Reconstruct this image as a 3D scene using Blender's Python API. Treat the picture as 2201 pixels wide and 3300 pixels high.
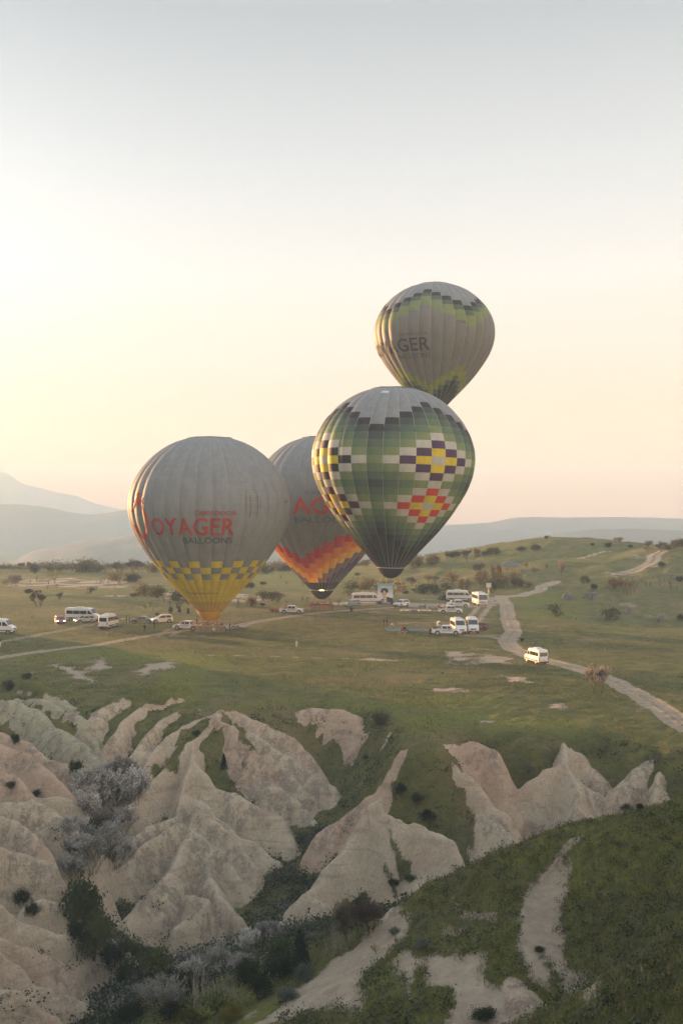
import bpy, bmesh, math, random
import numpy as np
from mathutils import Vector, Matrix
R_ = math.radians
for _o in list(bpy.data.objects): bpy.data.objects.remove(_o)
sc = bpy.context.scene
COL = sc.collection
# ------------------------------------------------------------------ camera
CX, HY, F, HC = 1100.5, 1662.0, 3400.0, 22.0     # photo centre column, horizon row, focal length (photo px), eye height
cam_d = bpy.data.cameras.new('camera')
cam = bpy.data.objects.new('camera', cam_d); COL.objects.link(cam)
cam.location = (0, 0, HC); cam.rotation_euler = (R_(90), 0, 0)
cam_d.sensor_fit = 'VERTICAL'; cam_d.sensor_height = 36.0; cam_d.lens = F / 3300 * 36.0
cam_d.shift_y = (HY - 1650) / 3300
cam_d.clip_start = 0.5; cam_d.clip_end = 12000
sc.camera = cam
# ------------------------------------------------------------------ sky, sun, exposure
SUN_AZ, SUN_EL = 47.0, 3.9          # degrees left of the view direction, above the horizon
sun_dir = Vector((-math.sin(R_(SUN_AZ)) * math.cos(R_(SUN_EL)), math.cos(R_(SUN_AZ)) * math.cos(R_(SUN_EL)), math.sin(R_(SUN_EL))))
world = bpy.data.worlds.new('World'); sc.world = world; world.use_nodes = True
nt = world.node_tree; nt.nodes.clear()
N = nt.nodes.new; L = nt.links.new
out = N('ShaderNodeOutputWorld'); bg = N('ShaderNodeBackground')
sky = N('ShaderNodeTexSky'); sky.sky_type = 'NISHITA'; sky.sun_disc = False
sky.sun_elevation = R_(SUN_EL); sky.sun_rotation = R_(-SUN_AZ); sky.altitude = 1100; sky.air_density = 1.0; sky.dust_density = 3.0
tc = N('ShaderNodeTexCoord'); sep = N('ShaderNodeSeparateXYZ'); L(tc.outputs['Generated'], sep.inputs[0])
ramp = N('ShaderNodeValToRGB'); L(sep.outputs['Z'], ramp.inputs[0])
cr = ramp.color_ramp
def lin(c): return tuple(((v / 255) / 12.92 if v / 255 < 0.04045 else ((v / 255 + 0.055) / 1.055) ** 2.4) for v in c)
SKY_STOPS = [(0.0, (252, 152, 88)), (0.03, (244, 168, 114)), (0.07, (231, 190, 158)), (0.14, (224, 207, 191)), (0.22, (218, 215, 210)), (0.32, (194, 198, 201)), (0.43, (164, 171, 177)), (0.7, (196, 207, 220)), (1.0, (214, 224, 236))]  # topmost stops, out of view, lightened for fill light
while len(cr.elements) < len(SKY_STOPS): cr.elements.new(0.5)
for e, (p, c) in zip(cr.elements, SKY_STOPS): e.position = p; e.color = (*lin(c), 1)
# unseen sky opposite the sun brightened for fill light, plus a glow sunward
dot = N('ShaderNodeVectorMath'); dot.operation = 'DOT_PRODUCT'; L(tc.outputs['Generated'], dot.inputs[0]); dot.inputs[1].default_value = (-math.sin(R_(SUN_AZ)), math.cos(R_(SUN_AZ)), 0)
mr = N('ShaderNodeMapRange'); mr.inputs['From Min'].default_value = -1; mr.inputs['From Max'].default_value = 1
mr.inputs['To Min'].default_value = 1.10; mr.inputs['To Max'].default_value = 0.98; L(dot.outputs['Value'], mr.inputs['Value'])
low = N('ShaderNodeMapRange'); low.interpolation_type = 'SMOOTHSTEP'; low.inputs['From Min'].default_value = 0.0; low.inputs['From Max'].default_value = 0.13; low.inputs['To Min'].default_value = 1.30; low.inputs['To Max'].default_value = 1.0; L(sep.outputs['Z'], low.inputs['Value'])
sdot = N('ShaderNodeVectorMath'); sdot.operation = 'DOT_PRODUCT'; L(tc.outputs['Generated'], sdot.inputs[0]); sdot.inputs[1].default_value = sun_dir
spos = N('ShaderNodeMath'); spos.operation = 'MAXIMUM'; L(sdot.outputs['Value'], spos.inputs[0]); spos.inputs[1].default_value = 0.0
spow = N('ShaderNodeMath'); spow.operation = 'POWER'; L(spos.outputs[0], spow.inputs[0]); spow.inputs[1].default_value = 12.0
glow = N('ShaderNodeMath'); glow.operation = 'MULTIPLY_ADD'; L(spow.outputs[0], glow.inputs[0]); glow.inputs[1].default_value = 1.2; L(mr.outputs[0], glow.inputs[2])
gain = N('ShaderNodeMath'); gain.operation = 'MULTIPLY'; L(glow.outputs[0], gain.inputs[0]); L(low.outputs[0], gain.inputs[1])
mul = N('ShaderNodeVectorMath'); mul.operation = 'SCALE'; L(ramp.outputs[0], mul.inputs[0]); L(gain.outputs[0], mul.inputs['Scale'])
nsc = N('ShaderNodeVectorMath'); nsc.operation = 'SCALE'; L(sky.outputs[0], nsc.inputs[0]); nsc.inputs['Scale'].default_value = 0.10
# the side away from the sun is cooler
tnt = N('ShaderNodeMapRange'); tnt.inputs['From Min'].default_value = -1; tnt.inputs['From Max'].default_value = 0.55; L(dot.outputs['Value'], tnt.inputs['Value'])
tcol = N('ShaderNodeMix'); tcol.data_type = 'RGBA'; L(tnt.outputs[0], tcol.inputs[0]); tcol.inputs[6].default_value = (0.98, 0.99, 1.01, 1); tcol.inputs[7].default_value = (1, 1, 1, 1)
tmul = N('ShaderNodeVectorMath'); tmul.operation = 'MULTIPLY'; L(mul.outputs[0], tmul.inputs[0]); L(tcol.outputs[2], tmul.inputs[1])
mixs = N('ShaderNodeMix'); mixs.data_type = 'RGBA'; mixs.inputs[0].default_value = 0.85; L(nsc.outputs[0], mixs.inputs[6]); L(tmul.outputs[0], mixs.inputs[7])
# below the horizon the world is ground-dark
below = N('ShaderNodeMapRange'); below.inputs['From Min'].default_value = -0.03; below.inputs['From Max'].default_value = 0.0; L(sep.outputs['Z'], below.inputs['Value'])
mixg = N('ShaderNodeMix'); mixg.data_type = 'RGBA'; L(below.outputs[0], mixg.inputs[0]); mixg.inputs[6].default_value = (0.13, 0.12, 0.09, 1); L(mixs.outputs[2], mixg.inputs[7])
L(mixg.outputs[2], bg.inputs[0]); bg.inputs[1].default_value = 0.188
L(bg.outputs[0], out.inputs[0])
sun_d = bpy.data.lights.new('sun', 'SUN'); sun_d.energy = 5.5; sun_d.angle = R_(0.6); sun_d.color = (1.0, 0.52, 0.22)
sun = bpy.data.objects.new('sun', sun_d); COL.objects.link(sun)
sun.rotation_euler = sun_dir.to_track_quat('Z', 'Y').to_euler()
sc.view_settings.view_transform = 'Standard'; sc.view_settings.look = 'None'; sc.view_settings.gamma = 1.0
sc.view_settings.use_curve_mapping = False; sc.view_settings.exposure = 3.12
sc.render.engine = 'CYCLES'
cy = sc.cycles
cy.use_denoising = True; cy.max_bounces = 6; cy.diffuse_bounces = 3; cy.glossy_bounces = 2; cy.transmission_bounces = 3; cy.volume_bounces = 2; cy.transparent_max_bounces = 8
cy.caustics_reflective = False; cy.caustics_refractive = False
# ------------------------------------------------------------------ helpers: pixels of the photo -> places
def W(px, py, Y): return ((px - CX) / F * Y, Y, HC - (py - HY) / F * Y)
def Wz(px, py, z):
    Y = F * (HC - z) / (py - HY); return ((px - CX) / F * Y, Y, z)
def _hash(ix, iy, seed):
    h = (ix.astype(np.int64) * 374761393 + iy.astype(np.int64) * 668265263 + seed * 974711) & 0x7fffffff
    h = ((h ^ (h >> 13)) * 1274126177) & 0x7fffffff
    return ((h ^ (h >> 16)) & 0xffff) / 65535.0
def vnoise(x, y, seed=0):
    x = np.asarray(x, float); y = np.asarray(y, float)
    ix = np.floor(x); iy = np.floor(y); fx = x - ix; fy = y - iy
    fx = fx * fx * fx * (fx * (fx * 6 - 15) + 10); fy = fy * fy * fy * (fy * (fy * 6 - 15) + 10)
    a = _hash(ix, iy, seed); b = _hash(ix + 1, iy, seed); c = _hash(ix, iy + 1, seed); d = _hash(ix + 1, iy + 1, seed)
    return (a + (b - a) * fx + (c - a) * fy + (a - b - c + d) * fx * fy) * 2 - 1
def fbm(x, y, s, o=4, seed=0, g=0.5):
    t = 0; a = 1; n = 0
    x = np.asarray(x, float) / s; y = np.asarray(y, float) / s
    for i in range(o):
        t = t + a * vnoise(x + i * 17.3, y - i * 9.1, seed + i); n += a; a *= g; x = (x * 0.8 - y * 0.6) * 2; y = (x * 0.3 + y * 1.0)
    return t / n
def sstep(a, b, v):
    t = np.clip((np.asarray(v, float) - a) / (b - a), 0, 1); return t * t * (3 - 2 * t)
def smax(a, b, k):
    h = np.clip(0.5 + 0.5 * (a - b) / k, 0, 1); return b + (a - b) * h + k * h * (1 - h)
def smin(a, b, k): return -smax(-a, -b, k)
class TPS:
    def __init__(s, pts, lam=0.02):
        P = np.array(pts, float); s.P = P[:, :2]; z = P[:, 2]; n = len(P)
        K = s.k(s.P, s.P) + lam * np.eye(n); A = np.zeros((n + 3, n + 3)); A[:n, :n] = K
        A[:n, n] = 1; A[:n, n + 1:] = s.P; A[n, :n] = 1; A[n + 1:, :n] = s.P.T
        s.w = np.linalg.solve(A, np.concatenate([z, [0, 0, 0]]))
    def k(s, a, b):
        d2 = (a[:, None, 0] - b[None, :, 0]) ** 2 + (a[:, None, 1] - b[None, :, 1]) ** 2
        return 0.5 * d2 * np.log(d2 + 1e-6) / 100.0
    def __call__(s, x, y):
        q = np.stack([x, y], 1); r = np.empty(len(q))
        for i in range(0, len(q), 40000):
            c = q[i:i + 40000]; r[i:i + 40000] = s.k(c, s.P) @ s.w[:-3] + s.w[-3] + c @ s.w[-2:]
        return r
# ------------------------------------------------------------------ the land
# depression of the ravine below the plateau (photo x, photo y, height)
_dep = [(0,2160,0),(100,2150,0),(200,2135,0),(300,2125,0),(450,2150,0),(560,2200,0),(600,2255,0),(700,2285,0),(800,2250,0),(900,2238,0),(1050,2248,0),(1180,2262,0),(1250,2300,0),(1290,2360,0),(1330,2395,0),(1450,2390,0),(1560,2345,0),(1700,2372,0),(1800,2350,0),(1900,2340,0),(2050,2372,0),(2150,2405,0),(2230,2380,0),
 (150, 2230, -0.22),(200, 2230, -0.22),(250, 2200, 0.48),(350, 2200, 0.64),(290, 2330, -1.97),(320, 2400, -3.61),(360, 2480, -5.55),(390, 2560, -7.32),(330, 2680, -9.44),(300, 2800, -11.14),(310, 2900, -12.96),(400, 3020, -15.54),(520, 3130, -16.86),(600, 3280, -17.97),(430, 2440, -4.2),(500, 2510, -5.81),(560, 2320, -1.42),(450, 2340, -1.93),(850, 2290, -1.09),(960, 2340, -2.33),(1050, 2400, -4.16),(1150, 2400, -3.94),(1000, 2420, -4.42),(1225, 2400, -2.53),(1180, 2330, -1.77),(1160, 2460, -4.76),(1050, 2480, -5.91),(1080, 2540, -7.05),(1020, 2620, -8.57),(980, 2720, -10.67),(930, 2830, -12.35),(870, 2950, -14.56),(780, 3080, -16.79),(700, 3180, -17.74),(1120, 2560, -6.52),(1050, 2680, -9.29),(900, 2440, -4.77),(850, 2500, -6.1),(930, 2560, -7.32),(900, 2640, -9.21),(800, 2400, -3.61),(760, 2330, -1.77),(1500, 2430, -1.27),(1560, 2480, -3.26),(1580, 2540, -4.86),(1620, 2600, -6.42),(1640, 2690, -8.54),(1300, 2520, -3.11),(1350, 2540, -3.31),(1420, 2590, -4.34),(1480, 2640, -5.47),(1530, 2680, -6.59),(1260, 2590, -4.88),(1500, 2770, -8.63),(1350, 2740, -8.44),(1250, 2800, -9.8),(1400, 2790, -8.69),(1650, 2440, -2.03),(1700, 2480, -3.14),(1900, 2400, -1.23),(1960, 2470, -2.83),(1975, 2565, -5.09),(2000, 2630, -6.47),(2201, 2440, -1.11),(2201, 2600, -4.48),(1800, 2650, -5.9),(0, 2250, -0.66),(0, 2420, -4.31),(0, 2650, -7.93),(0, 2900, -10.77),(0, 3150, -12.14),(-200, 2300, -1.83),(-200, 2700, -8.53)]
_dep += [(240, 2800, -8.79), (250, 2900, -10.77), (300, 3000, -13.02), (380, 3080, -14.7), (450, 3170, -16.14), (270, 2480, -4.95), (280, 2560, -6.26), (290, 2640, -7.63)]
_pts = [Wz(*p) for p in _dep]
for X in (-80,-50,-20,10,40,80): _pts += [(X,165,3.0),(X,190,3.5)]
_pts += [(-35,58,-17),(-20,62,-19),(-5,64,-19),(-12,76,-19.5),(10,70,-18),(25,72,-15),(45,78,-12),(-50,70,-14),(0,50,-18),(30,50,-14),(60,90,-8),(60,110,-2),(-60,110,-5),(0,84,-18.5),(12,84,-16),(24,84,-14),(36,88,-10)]
_pts += [(x_, 126, 2.2) for x_ in (4, 12, 20, 30, 42, 60)] + [(x_, 138, 3.5) for x_ in (-8, 5, 20, 40, 60)] + [(-16, 133, 1.8), (-24, 150, 2), (-8, 130, 1.0)]
DEP = TPS(_pts, 0.15)
# near hill on the right (photo x, photo y, distance)
_nr = [(2201,2590,58),(2050,2612,60),(1900,2645,60),(1790,2685,60),(1680,2722,60),(1560,2775,61),(1450,2822,62),(1340,2880,63),(1250,2935,63),
 (1900,2800,55.5),(1768,2790,57),(1834,3018,49.5),(1870,3130,47.5),(1885,3240,46.3),(1900,3300,45.5),(2050,2900,50),(2201,2800,49),(2201,2950,44.5),(2080,3050,45.0),(1960,3120,46.5),
 (1620,2950,54.0),(1500,2900,58.5),(1450,2980,57.0),(1400,3062,56),(1435,3045,55.6),(1490,3055,54.6),(1570,3130,51.8),(1650,3170,50.2),(1740,3265,48),(1700,3080,51.2),(1760,3180,49.0),(1600,3280,49.2),(1450,3250,51.5),(1350,3150,54.5),(1300,3250,54),
 (1740,2900,53),(1690,3000,52),(1250,3010,60),(1221,3076,58.3),(1178,3128,58.3),(1107,3190,58.6),(1035,3238,59),(950,3262,60.5),(891,3240,62),(848,3246,62.5),(786,3298,62.5),(1200,3250,56.5),(1100,3300,57),(950,3320,58.5),
 (2201,3084,38.5),(2100,3165,38.8),(2000,3215,39.2),(1890,3262,39.6),(1790,3300,40),(2201,3250,35.5),(2201,3350,34)]
_np = [W(*p) for p in _nr]
for (px, py, Y) in [(2201,2590,58),(1900,2645,60),(1680,2722,60),(1450,2822,62),(1250,2935,63)]:
    x, y, z = W(px, py, Y); _np += [(x + 1, y + 9, z - 4.5), (x + 1, y + 18, z - 12)]
for (px, py, Y) in [(891,3240,62),(786,3298,62.5),(1035,3238,59)]:
    x, y, z = W(px, py, Y); _np += [(x - 3, y + 4, z - 4), (x - 7, y + 9, z - 12)]
for (px, py, Y) in [(1178,3128,58.3),(1107,3190,58.6)]:
    x, y, z = W(px, py, Y); _np += [(x - 1.2, y + 2.5, z - 1.2)]
_np += [(2201/100,30,8.2),(30,28,9.5),(10,36,2.5),(0,42,0),(-8,52,-7),(-16,60,-19),(-16,44,-12),(0,30,6),(14,28,9),(30,70,-2),(45,60,8),(45,45,9),(45,75,-5)]
NEAR = TPS(_np, 0.15)
_cr = sorted([(W(*p)[0] / p[2], p[2]) for p in [(2300,2580,58),(2201,2590,58),(1900,2645,60),(1680,2722,60),(1450,2822,62),(1250,2935,63),(1107,3085,63.5),(1049,3109,64),(930,3235,64.5),(786,3298,64.5),(500,3400,64)]])
NRG = [
 ([(1400,3064,56),(1431,3044,55.8),(1487,3054,54.8),(1569,3130,52),(1645,3166,50.3),(1690,3203,49.2),(1745,3265,47.8)],0.75,0.5,1),
 ([(1262,2925,62.3),(1202,2985,63),(1107,3085,63.5),(1049,3109,64),(987,3176,64.3),(925,3237,64.5)],0.6,0.3,1),
 ([(1225,3070,59),(1178,3128,59.5),(1107,3190,60.5),(1035,3238,61.5),(891,3235,63),(848,3243,63.5),(786,3298,64)],0.6,0.3,1),
 ([(2320,3030,37.5),(2201,3084,38.5),(2054,3202,39),(1890,3245,39.6),(1773,3302,40),(1600,3380,40.5)],0.6,1.0,0),
 ([(1700,2850,57.5),(1660,2960,54.5),(1640,3060,52.5)],0.35,0.8,0),
]
NSEG = [(np.array(W(*a)), np.array(W(*b)), sl, w, rk) for p, sl, w, rk in NRG for a, b in zip(p[:-1], p[1:])]
GULLY = np.array([W(*p)[:2] for p in [(2230,3060,41.5),(2100,3130,43),(1960,3180,44.5),(1890,3240,45.6),(1870,3110,47.4),(1834,3018,49.5),(1800,2900,53),(1768,2767,57)]])
NCU = np.array([a for a, b in _cr]); NCY = np.array([b for a, b in _cr])
# rock ridges: crest points (photo x, photo y, distance), flank slope, crest rounding, tint 0 pink .. 1 pale grey, (2 = greenish)
RG = [
 ([(60,2195,136),(115,2192,134),(158,2219,131),(200,2247,128),(258,2290,125)],0.75,1.2,2),
 ([(60,2250,130),(153,2257,128),(206,2295,125),(253,2302,123),(282,2329,121),(311,2395,118)],0.8,1.0,1.6),
 ([(-120,2230,128),(0,2250,127),(62,2266,126),(120,2292,123),(182,2348,120),(230,2367,118),(297,2415,115),(316,2445,114)],0.8,1.2,1.8),
 ([(-160,2290,118),(0,2362,116),(72,2386,114),(143,2448,111),(206,2463,110),(258,2520,107.5)],0.8,1.1,0.2),
 ([(-60,2380,112),(0,2400,111),(96,2440,109),(158,2490,106),(205,2545,104)],0.85,1.0,0.1),
 ([(-120,2440,104),(0,2477,103),(48,2498,102),(81,2541,100),(120,2600,98)],0.9,1.0,0.2),
 ([(100,2575,101),(187,2570,101),(249,2587,101),(277,2630,100),(284,2697,98)],1.2,1.2,0.8),
 ([(0,2585,97),(100,2582,97),(158,2601,96.5),(215,2654,95),(246,2700,94)],1.0,1.4,0.7),
 ([(-120,2560,94),(0,2630,93),(50,2648,92),(90,2675,91),(118,2700,90)],1.0,1.0,0.5),
 ([(125,2668,91.5),(128,2674,91)],2.2,0.5,0.9),
 ([(150,2725,91),(170,2755,90.5)],1.6,0.6,0.9),
 ([(-150,2690,86),(0,2727,86),(62,2746,86),(115,2753,86),(158,2779,86),(188,2822,86),(186,2860,86)],1.3,1.8,0.6),
 ([(90,2922,82),(143,2899,83),(182,2908,83.5),(239,2937,84),(273,2980,84),(301,3015,84)],1.3,1.2,0.9),
 ([(-120,2870,74),(0,2908,75),(43,2942,75.5),(81,2966,76),(167,2994,77),(268,3030,78.5),(316,3016,79),(364,3033,79.5),(407,3071,80),(445,3138,80),(460,3176,79.5)],1.25,1.3,0.9),
 ([(-60,2990,71),(48,3033,71.5),(115,3056,72),(158,3076,72.5),(201,3109,73),(239,3176,73),(253,3216,72.5)],1.1,1.1,0.5),
 ([(-120,3010,66),(0,3066,67),(72,3114,67.5),(120,3167,68),(191,3190,68.5),(268,3224,69),(311,3259,69)],1.1,1.2,0.6),
 ([(-80,3180,62),(60,3200,63),(160,3270,63.5)],1.1,1.2,0.6),
 # left flank of the middle ridge
 ([(600,2205,131),(526,2205,130),(469,2222,128),(383,2243,126),(325,2276,123.5),(286,2330,120)],0.85,1.3,1.2),
 ([(600,2232,127),(526,2240,125.5),(454,2271,123),(406,2314,120.5),(366,2372,117.5)],0.9,1.0,0.5),
 ([(640,2285,121.5),(569,2292,121),(507,2329,119),(459,2376,116.5),(411,2445,113)],0.9,0.9,0.6),
 ([(694,2300,120),(620,2330,119),(560,2360,117.5),(502,2405,115.5),(459,2480,112)],0.95,0.9,0.5),
 # the tall middle ridge
 ([(694,2303,119.5),(660,2358,117.5),(617,2386,116),(624,2450,113),(596,2508,110.5),(584,2558,108.5),(569,2630,106)],1.05,0.5,0.5),
 ([(617,2386,116),(555,2448,113.5),(507,2498,111.5),(454,2558,109),(387,2608,107)],1.0,0.6,0.9),
 ([(569,2630,106),(478,2662,104.5),(411,2727,102.5),(368,2789,100.5)],1.05,0.7,0.8),
 ([(569,2630,106),(600,2668,104.5),(622,2722,103),(679,2785,101),(697,2862,97),(702,2930,95)],1.0,0.5,0.9),
 ([(574,2652,104.5),(478,2714,102),(392,2793,99.5),(311,2856,98),(301,2880,97.5)],1.1,0.7,0.8),
 ([(600,2700,103),(560,2800,99.5),(470,2900,95.5),(420,2960,94)],0.9,1.6,0.8),
 ([(702,2880,95.5),(748,2925,94.5),(781,2960,94),(796,2985,94)],1.9,1.0,0.9),
 ([(600,2880,95.5),(660,2900,95),(560,2990,93)],1.5,1.4,0.9),
 ([(593,2655,105.3),(700,2740,103),(748,2795,101.5),(785,2850,100.5),(800,2930,99.5)],1.2,1.1,0.9),
 ([(640,2600,106.5),(700,2650,105),(767,2720,103.5),(820,2790,102),(842,2860,101),(842,2920,100)],1.15,0.9,0.8),
 ([(584,2558,108.5),(660,2580,108),(762,2683,105),(843,2722,104.5),(898,2774,104),(898,2860,103)],1.2,0.9,0.9),
 ([(627,2453,112.5),(700,2534,110.5),(748,2549,110),(829,2606,108),(901,2630,107.5),(936,2700,106)],1.0,0.8,0.9),
 # spurs right of the tall ridge
 ([(700,2288,120.5),(748,2281,121),(796,2305,120),(887,2353,118.5),(939,2377,117.5),(1011,2445,115)],0.9,0.6,0.4),
 ([(672,2320,119),(725,2330,118.5),(776,2367,117),(810,2415,115.5),(856,2456,114)],0.9,0.7,0.3),
 ([(760,2325,119.3),(867,2405,116.5),(939,2443,115.5),(1011,2493,114)],0.8,0.5,0.7),
 ([(855,2460,115),(901,2458,115),(949,2501,113.5),(987,2546,112)],1.0,0.9,0.7),
 ([(850,2534,111.5),(906,2539,111.5),(968,2587,110.5),(1011,2646,109)],1.1,0.7,0.8),
 ([(997,2512,113.2),(1035,2510,113.2),(1068,2536,112.6)],1.0,0.6,0.6),
 # promontory below the middle rim
 ([(975,2287,124.5),(1040,2283,124.5),(1100,2285,123.5),(1150,2310,122),(1178,2360,119.5)],0.75,1.3,0.2),
 ([(1258,2362,112.6),(1242,2392,111.6)],1.1,0.4,0.7),
 # right-hand middle ridge
 ([(1325,2410,102.5),(1298,2417,102.5),(1274,2477,101.5),(1226,2534,101.5),(1178,2573,102),(1106,2635,102),(1035,2680,102.5)],0.85,0.7,0.3),
 ([(1250,2550,101),(1205,2590,99.5),(1190,2606,99),(1165,2650,98),(1107,2741,96.5),(1044,2798,95.5),(1035,2832,94.8),(1011,2860,94.2),(977,2886,93.5),(930,2935,93),(910,2985,92.5)],1.0,0.5,0.9),
 ([(977,2886,93.5),(1030,2915,92),(1075,2940,91)],1.2,0.35,1.0),
 ([(1190,2606,99),(1217,2655,97.5),(1260,2693,96),(1303,2746,94.5),(1336,2798,93),(1360,2850,91.5)],1.1,0.6,0.9),
 ([(1230,2610,98),(1290,2640,96),(1336,2650,95),(1394,2674,94),(1441,2706,93),(1482,2773,91.5)],1.1,0.8,0.8),
 ([(1330,2412,102),(1400,2432,101.8),(1466,2468,101),(1528,2524,99.5),(1569,2580,98),(1620,2625,97),(1655,2710,95)],1.0,0.8,0.5),
 ([(1550,2630,96),(1600,2650,95),(1650,2700,93.5),(1665,2760,92)],1.2,0.8,1.0),
 ([(1440,2402,103),(1530,2392,104),(1560,2400,104),(1590,2418,103)],0.8,0.6,0.2),
 # cones at the right
 ([(1815,2390,107),(1822,2412,105.5),(1826,2460,103),(1850,2500,101),(1872,2535,99.5),(1866,2592,97.5),(1850,2680,95)],0.85,0.5,0.7),
 ([(1826,2460,103),(1757,2484,103),(1686,2540,102.5),(1625,2562,103)],0.9,0.7,0.6),
 ([(1822,2412,105.5),(1870,2427,105.5),(1911,2478,104),(1965,2545,102.5)],0.85,0.8,0.5),
 ([(1835,2475,102.5),(1890,2535,101),(1952,2575,100.5),(2010,2635,99.5)],0.95,0.6,1.0),
 ([(2330,2470,100),(2240,2462,101),(2201,2466,101),(2140,2448,102),(2096,2448,102),(2038,2484,101.5),(1977,2542,101),(1955,2572,100.5)],0.8,1.0,0.6),
 ([(2140,2448,102),(2120,2520,99),(2110,2590,97)],0.8,0.9,0.7),
]
SEG = []
for ri, (p, sl, w, tint) in enumerate(RG):
    w = w * 0.42
    q = np.array([W(*a) for a in p]); s0 = 0.0
    for i in range(len(q) - 1):
        SEG.append((q[i], q[i + 1], sl, w, tint, ri, s0)); s0 += np.linalg.norm(q[i + 1][:2] - q[i][:2])
# far mounds and hill on the plateau: crest polylines, gentle slopes, grassy
HILL = [
 ([(1340,1800,420),(1450,1798,415),(1580,1779,400),(1627,1767,395),(1659,1751,390),(1738,1741,385),(1825,1734,380),(1909,1741,378),(1936,1749,378),(1976,1753,375),(2035,1765,372),(2075,1783,365),(2100,1800,360)],0.22,10),
 ([(2120,1783,350),(2174,1767,345),(2201,1760,340),(2400,1745,340),(2700,1740,350)],0.2,10),
 ([(1700,1830,330),(1850,1805,335),(1960,1800,335),(2040,1822,325)],0.2,6),
]
HSEG = []
SHADE_RIDGE = [(-112, 80, 18), (-108, 120, 25), (-106, 165, 27), (-114, 215, 22), (-130, 255, 10)]   # unseen rise added left of the view to shade the ravine and near hill
for (p, sl, w) in HILL:
    q = np.array([W(*a) for a in p])
    for i in range(len(q) - 1): HSEG.append((q[i], q[i + 1], sl, w))
for a_, b_ in zip(SHADE_RIDGE[:-1], SHADE_RIDGE[1:]): HSEG.append((np.array(a_, float), np.array(b_, float), 0.62, 4.0))
def seg_eval(x, y, a, b, sl, w):
    dx, dy = b[0] - a[0], b[1] - a[1]; L2 = dx * dx + dy * dy + 1e-9
    t = np.clip(((x - a[0]) * dx + (y - a[1]) * dy) / L2, 0, 1)
    ex = x - (a[0] + t * dx); ey = y - (a[1] + t * dy)
    d = np.sqrt(ex * ex + ey * ey)
    return a[2] + (b[2] - a[2]) * t - sl * (np.sqrt(d * d + w * w) - w) * (1.75 if sl > 0.5 else 1.0) - (0.10 + 0.30 * (sl >= 1.25)) * d * d * (sl > 0.5), d, t * math.sqrt(L2), ex, ey
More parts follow.
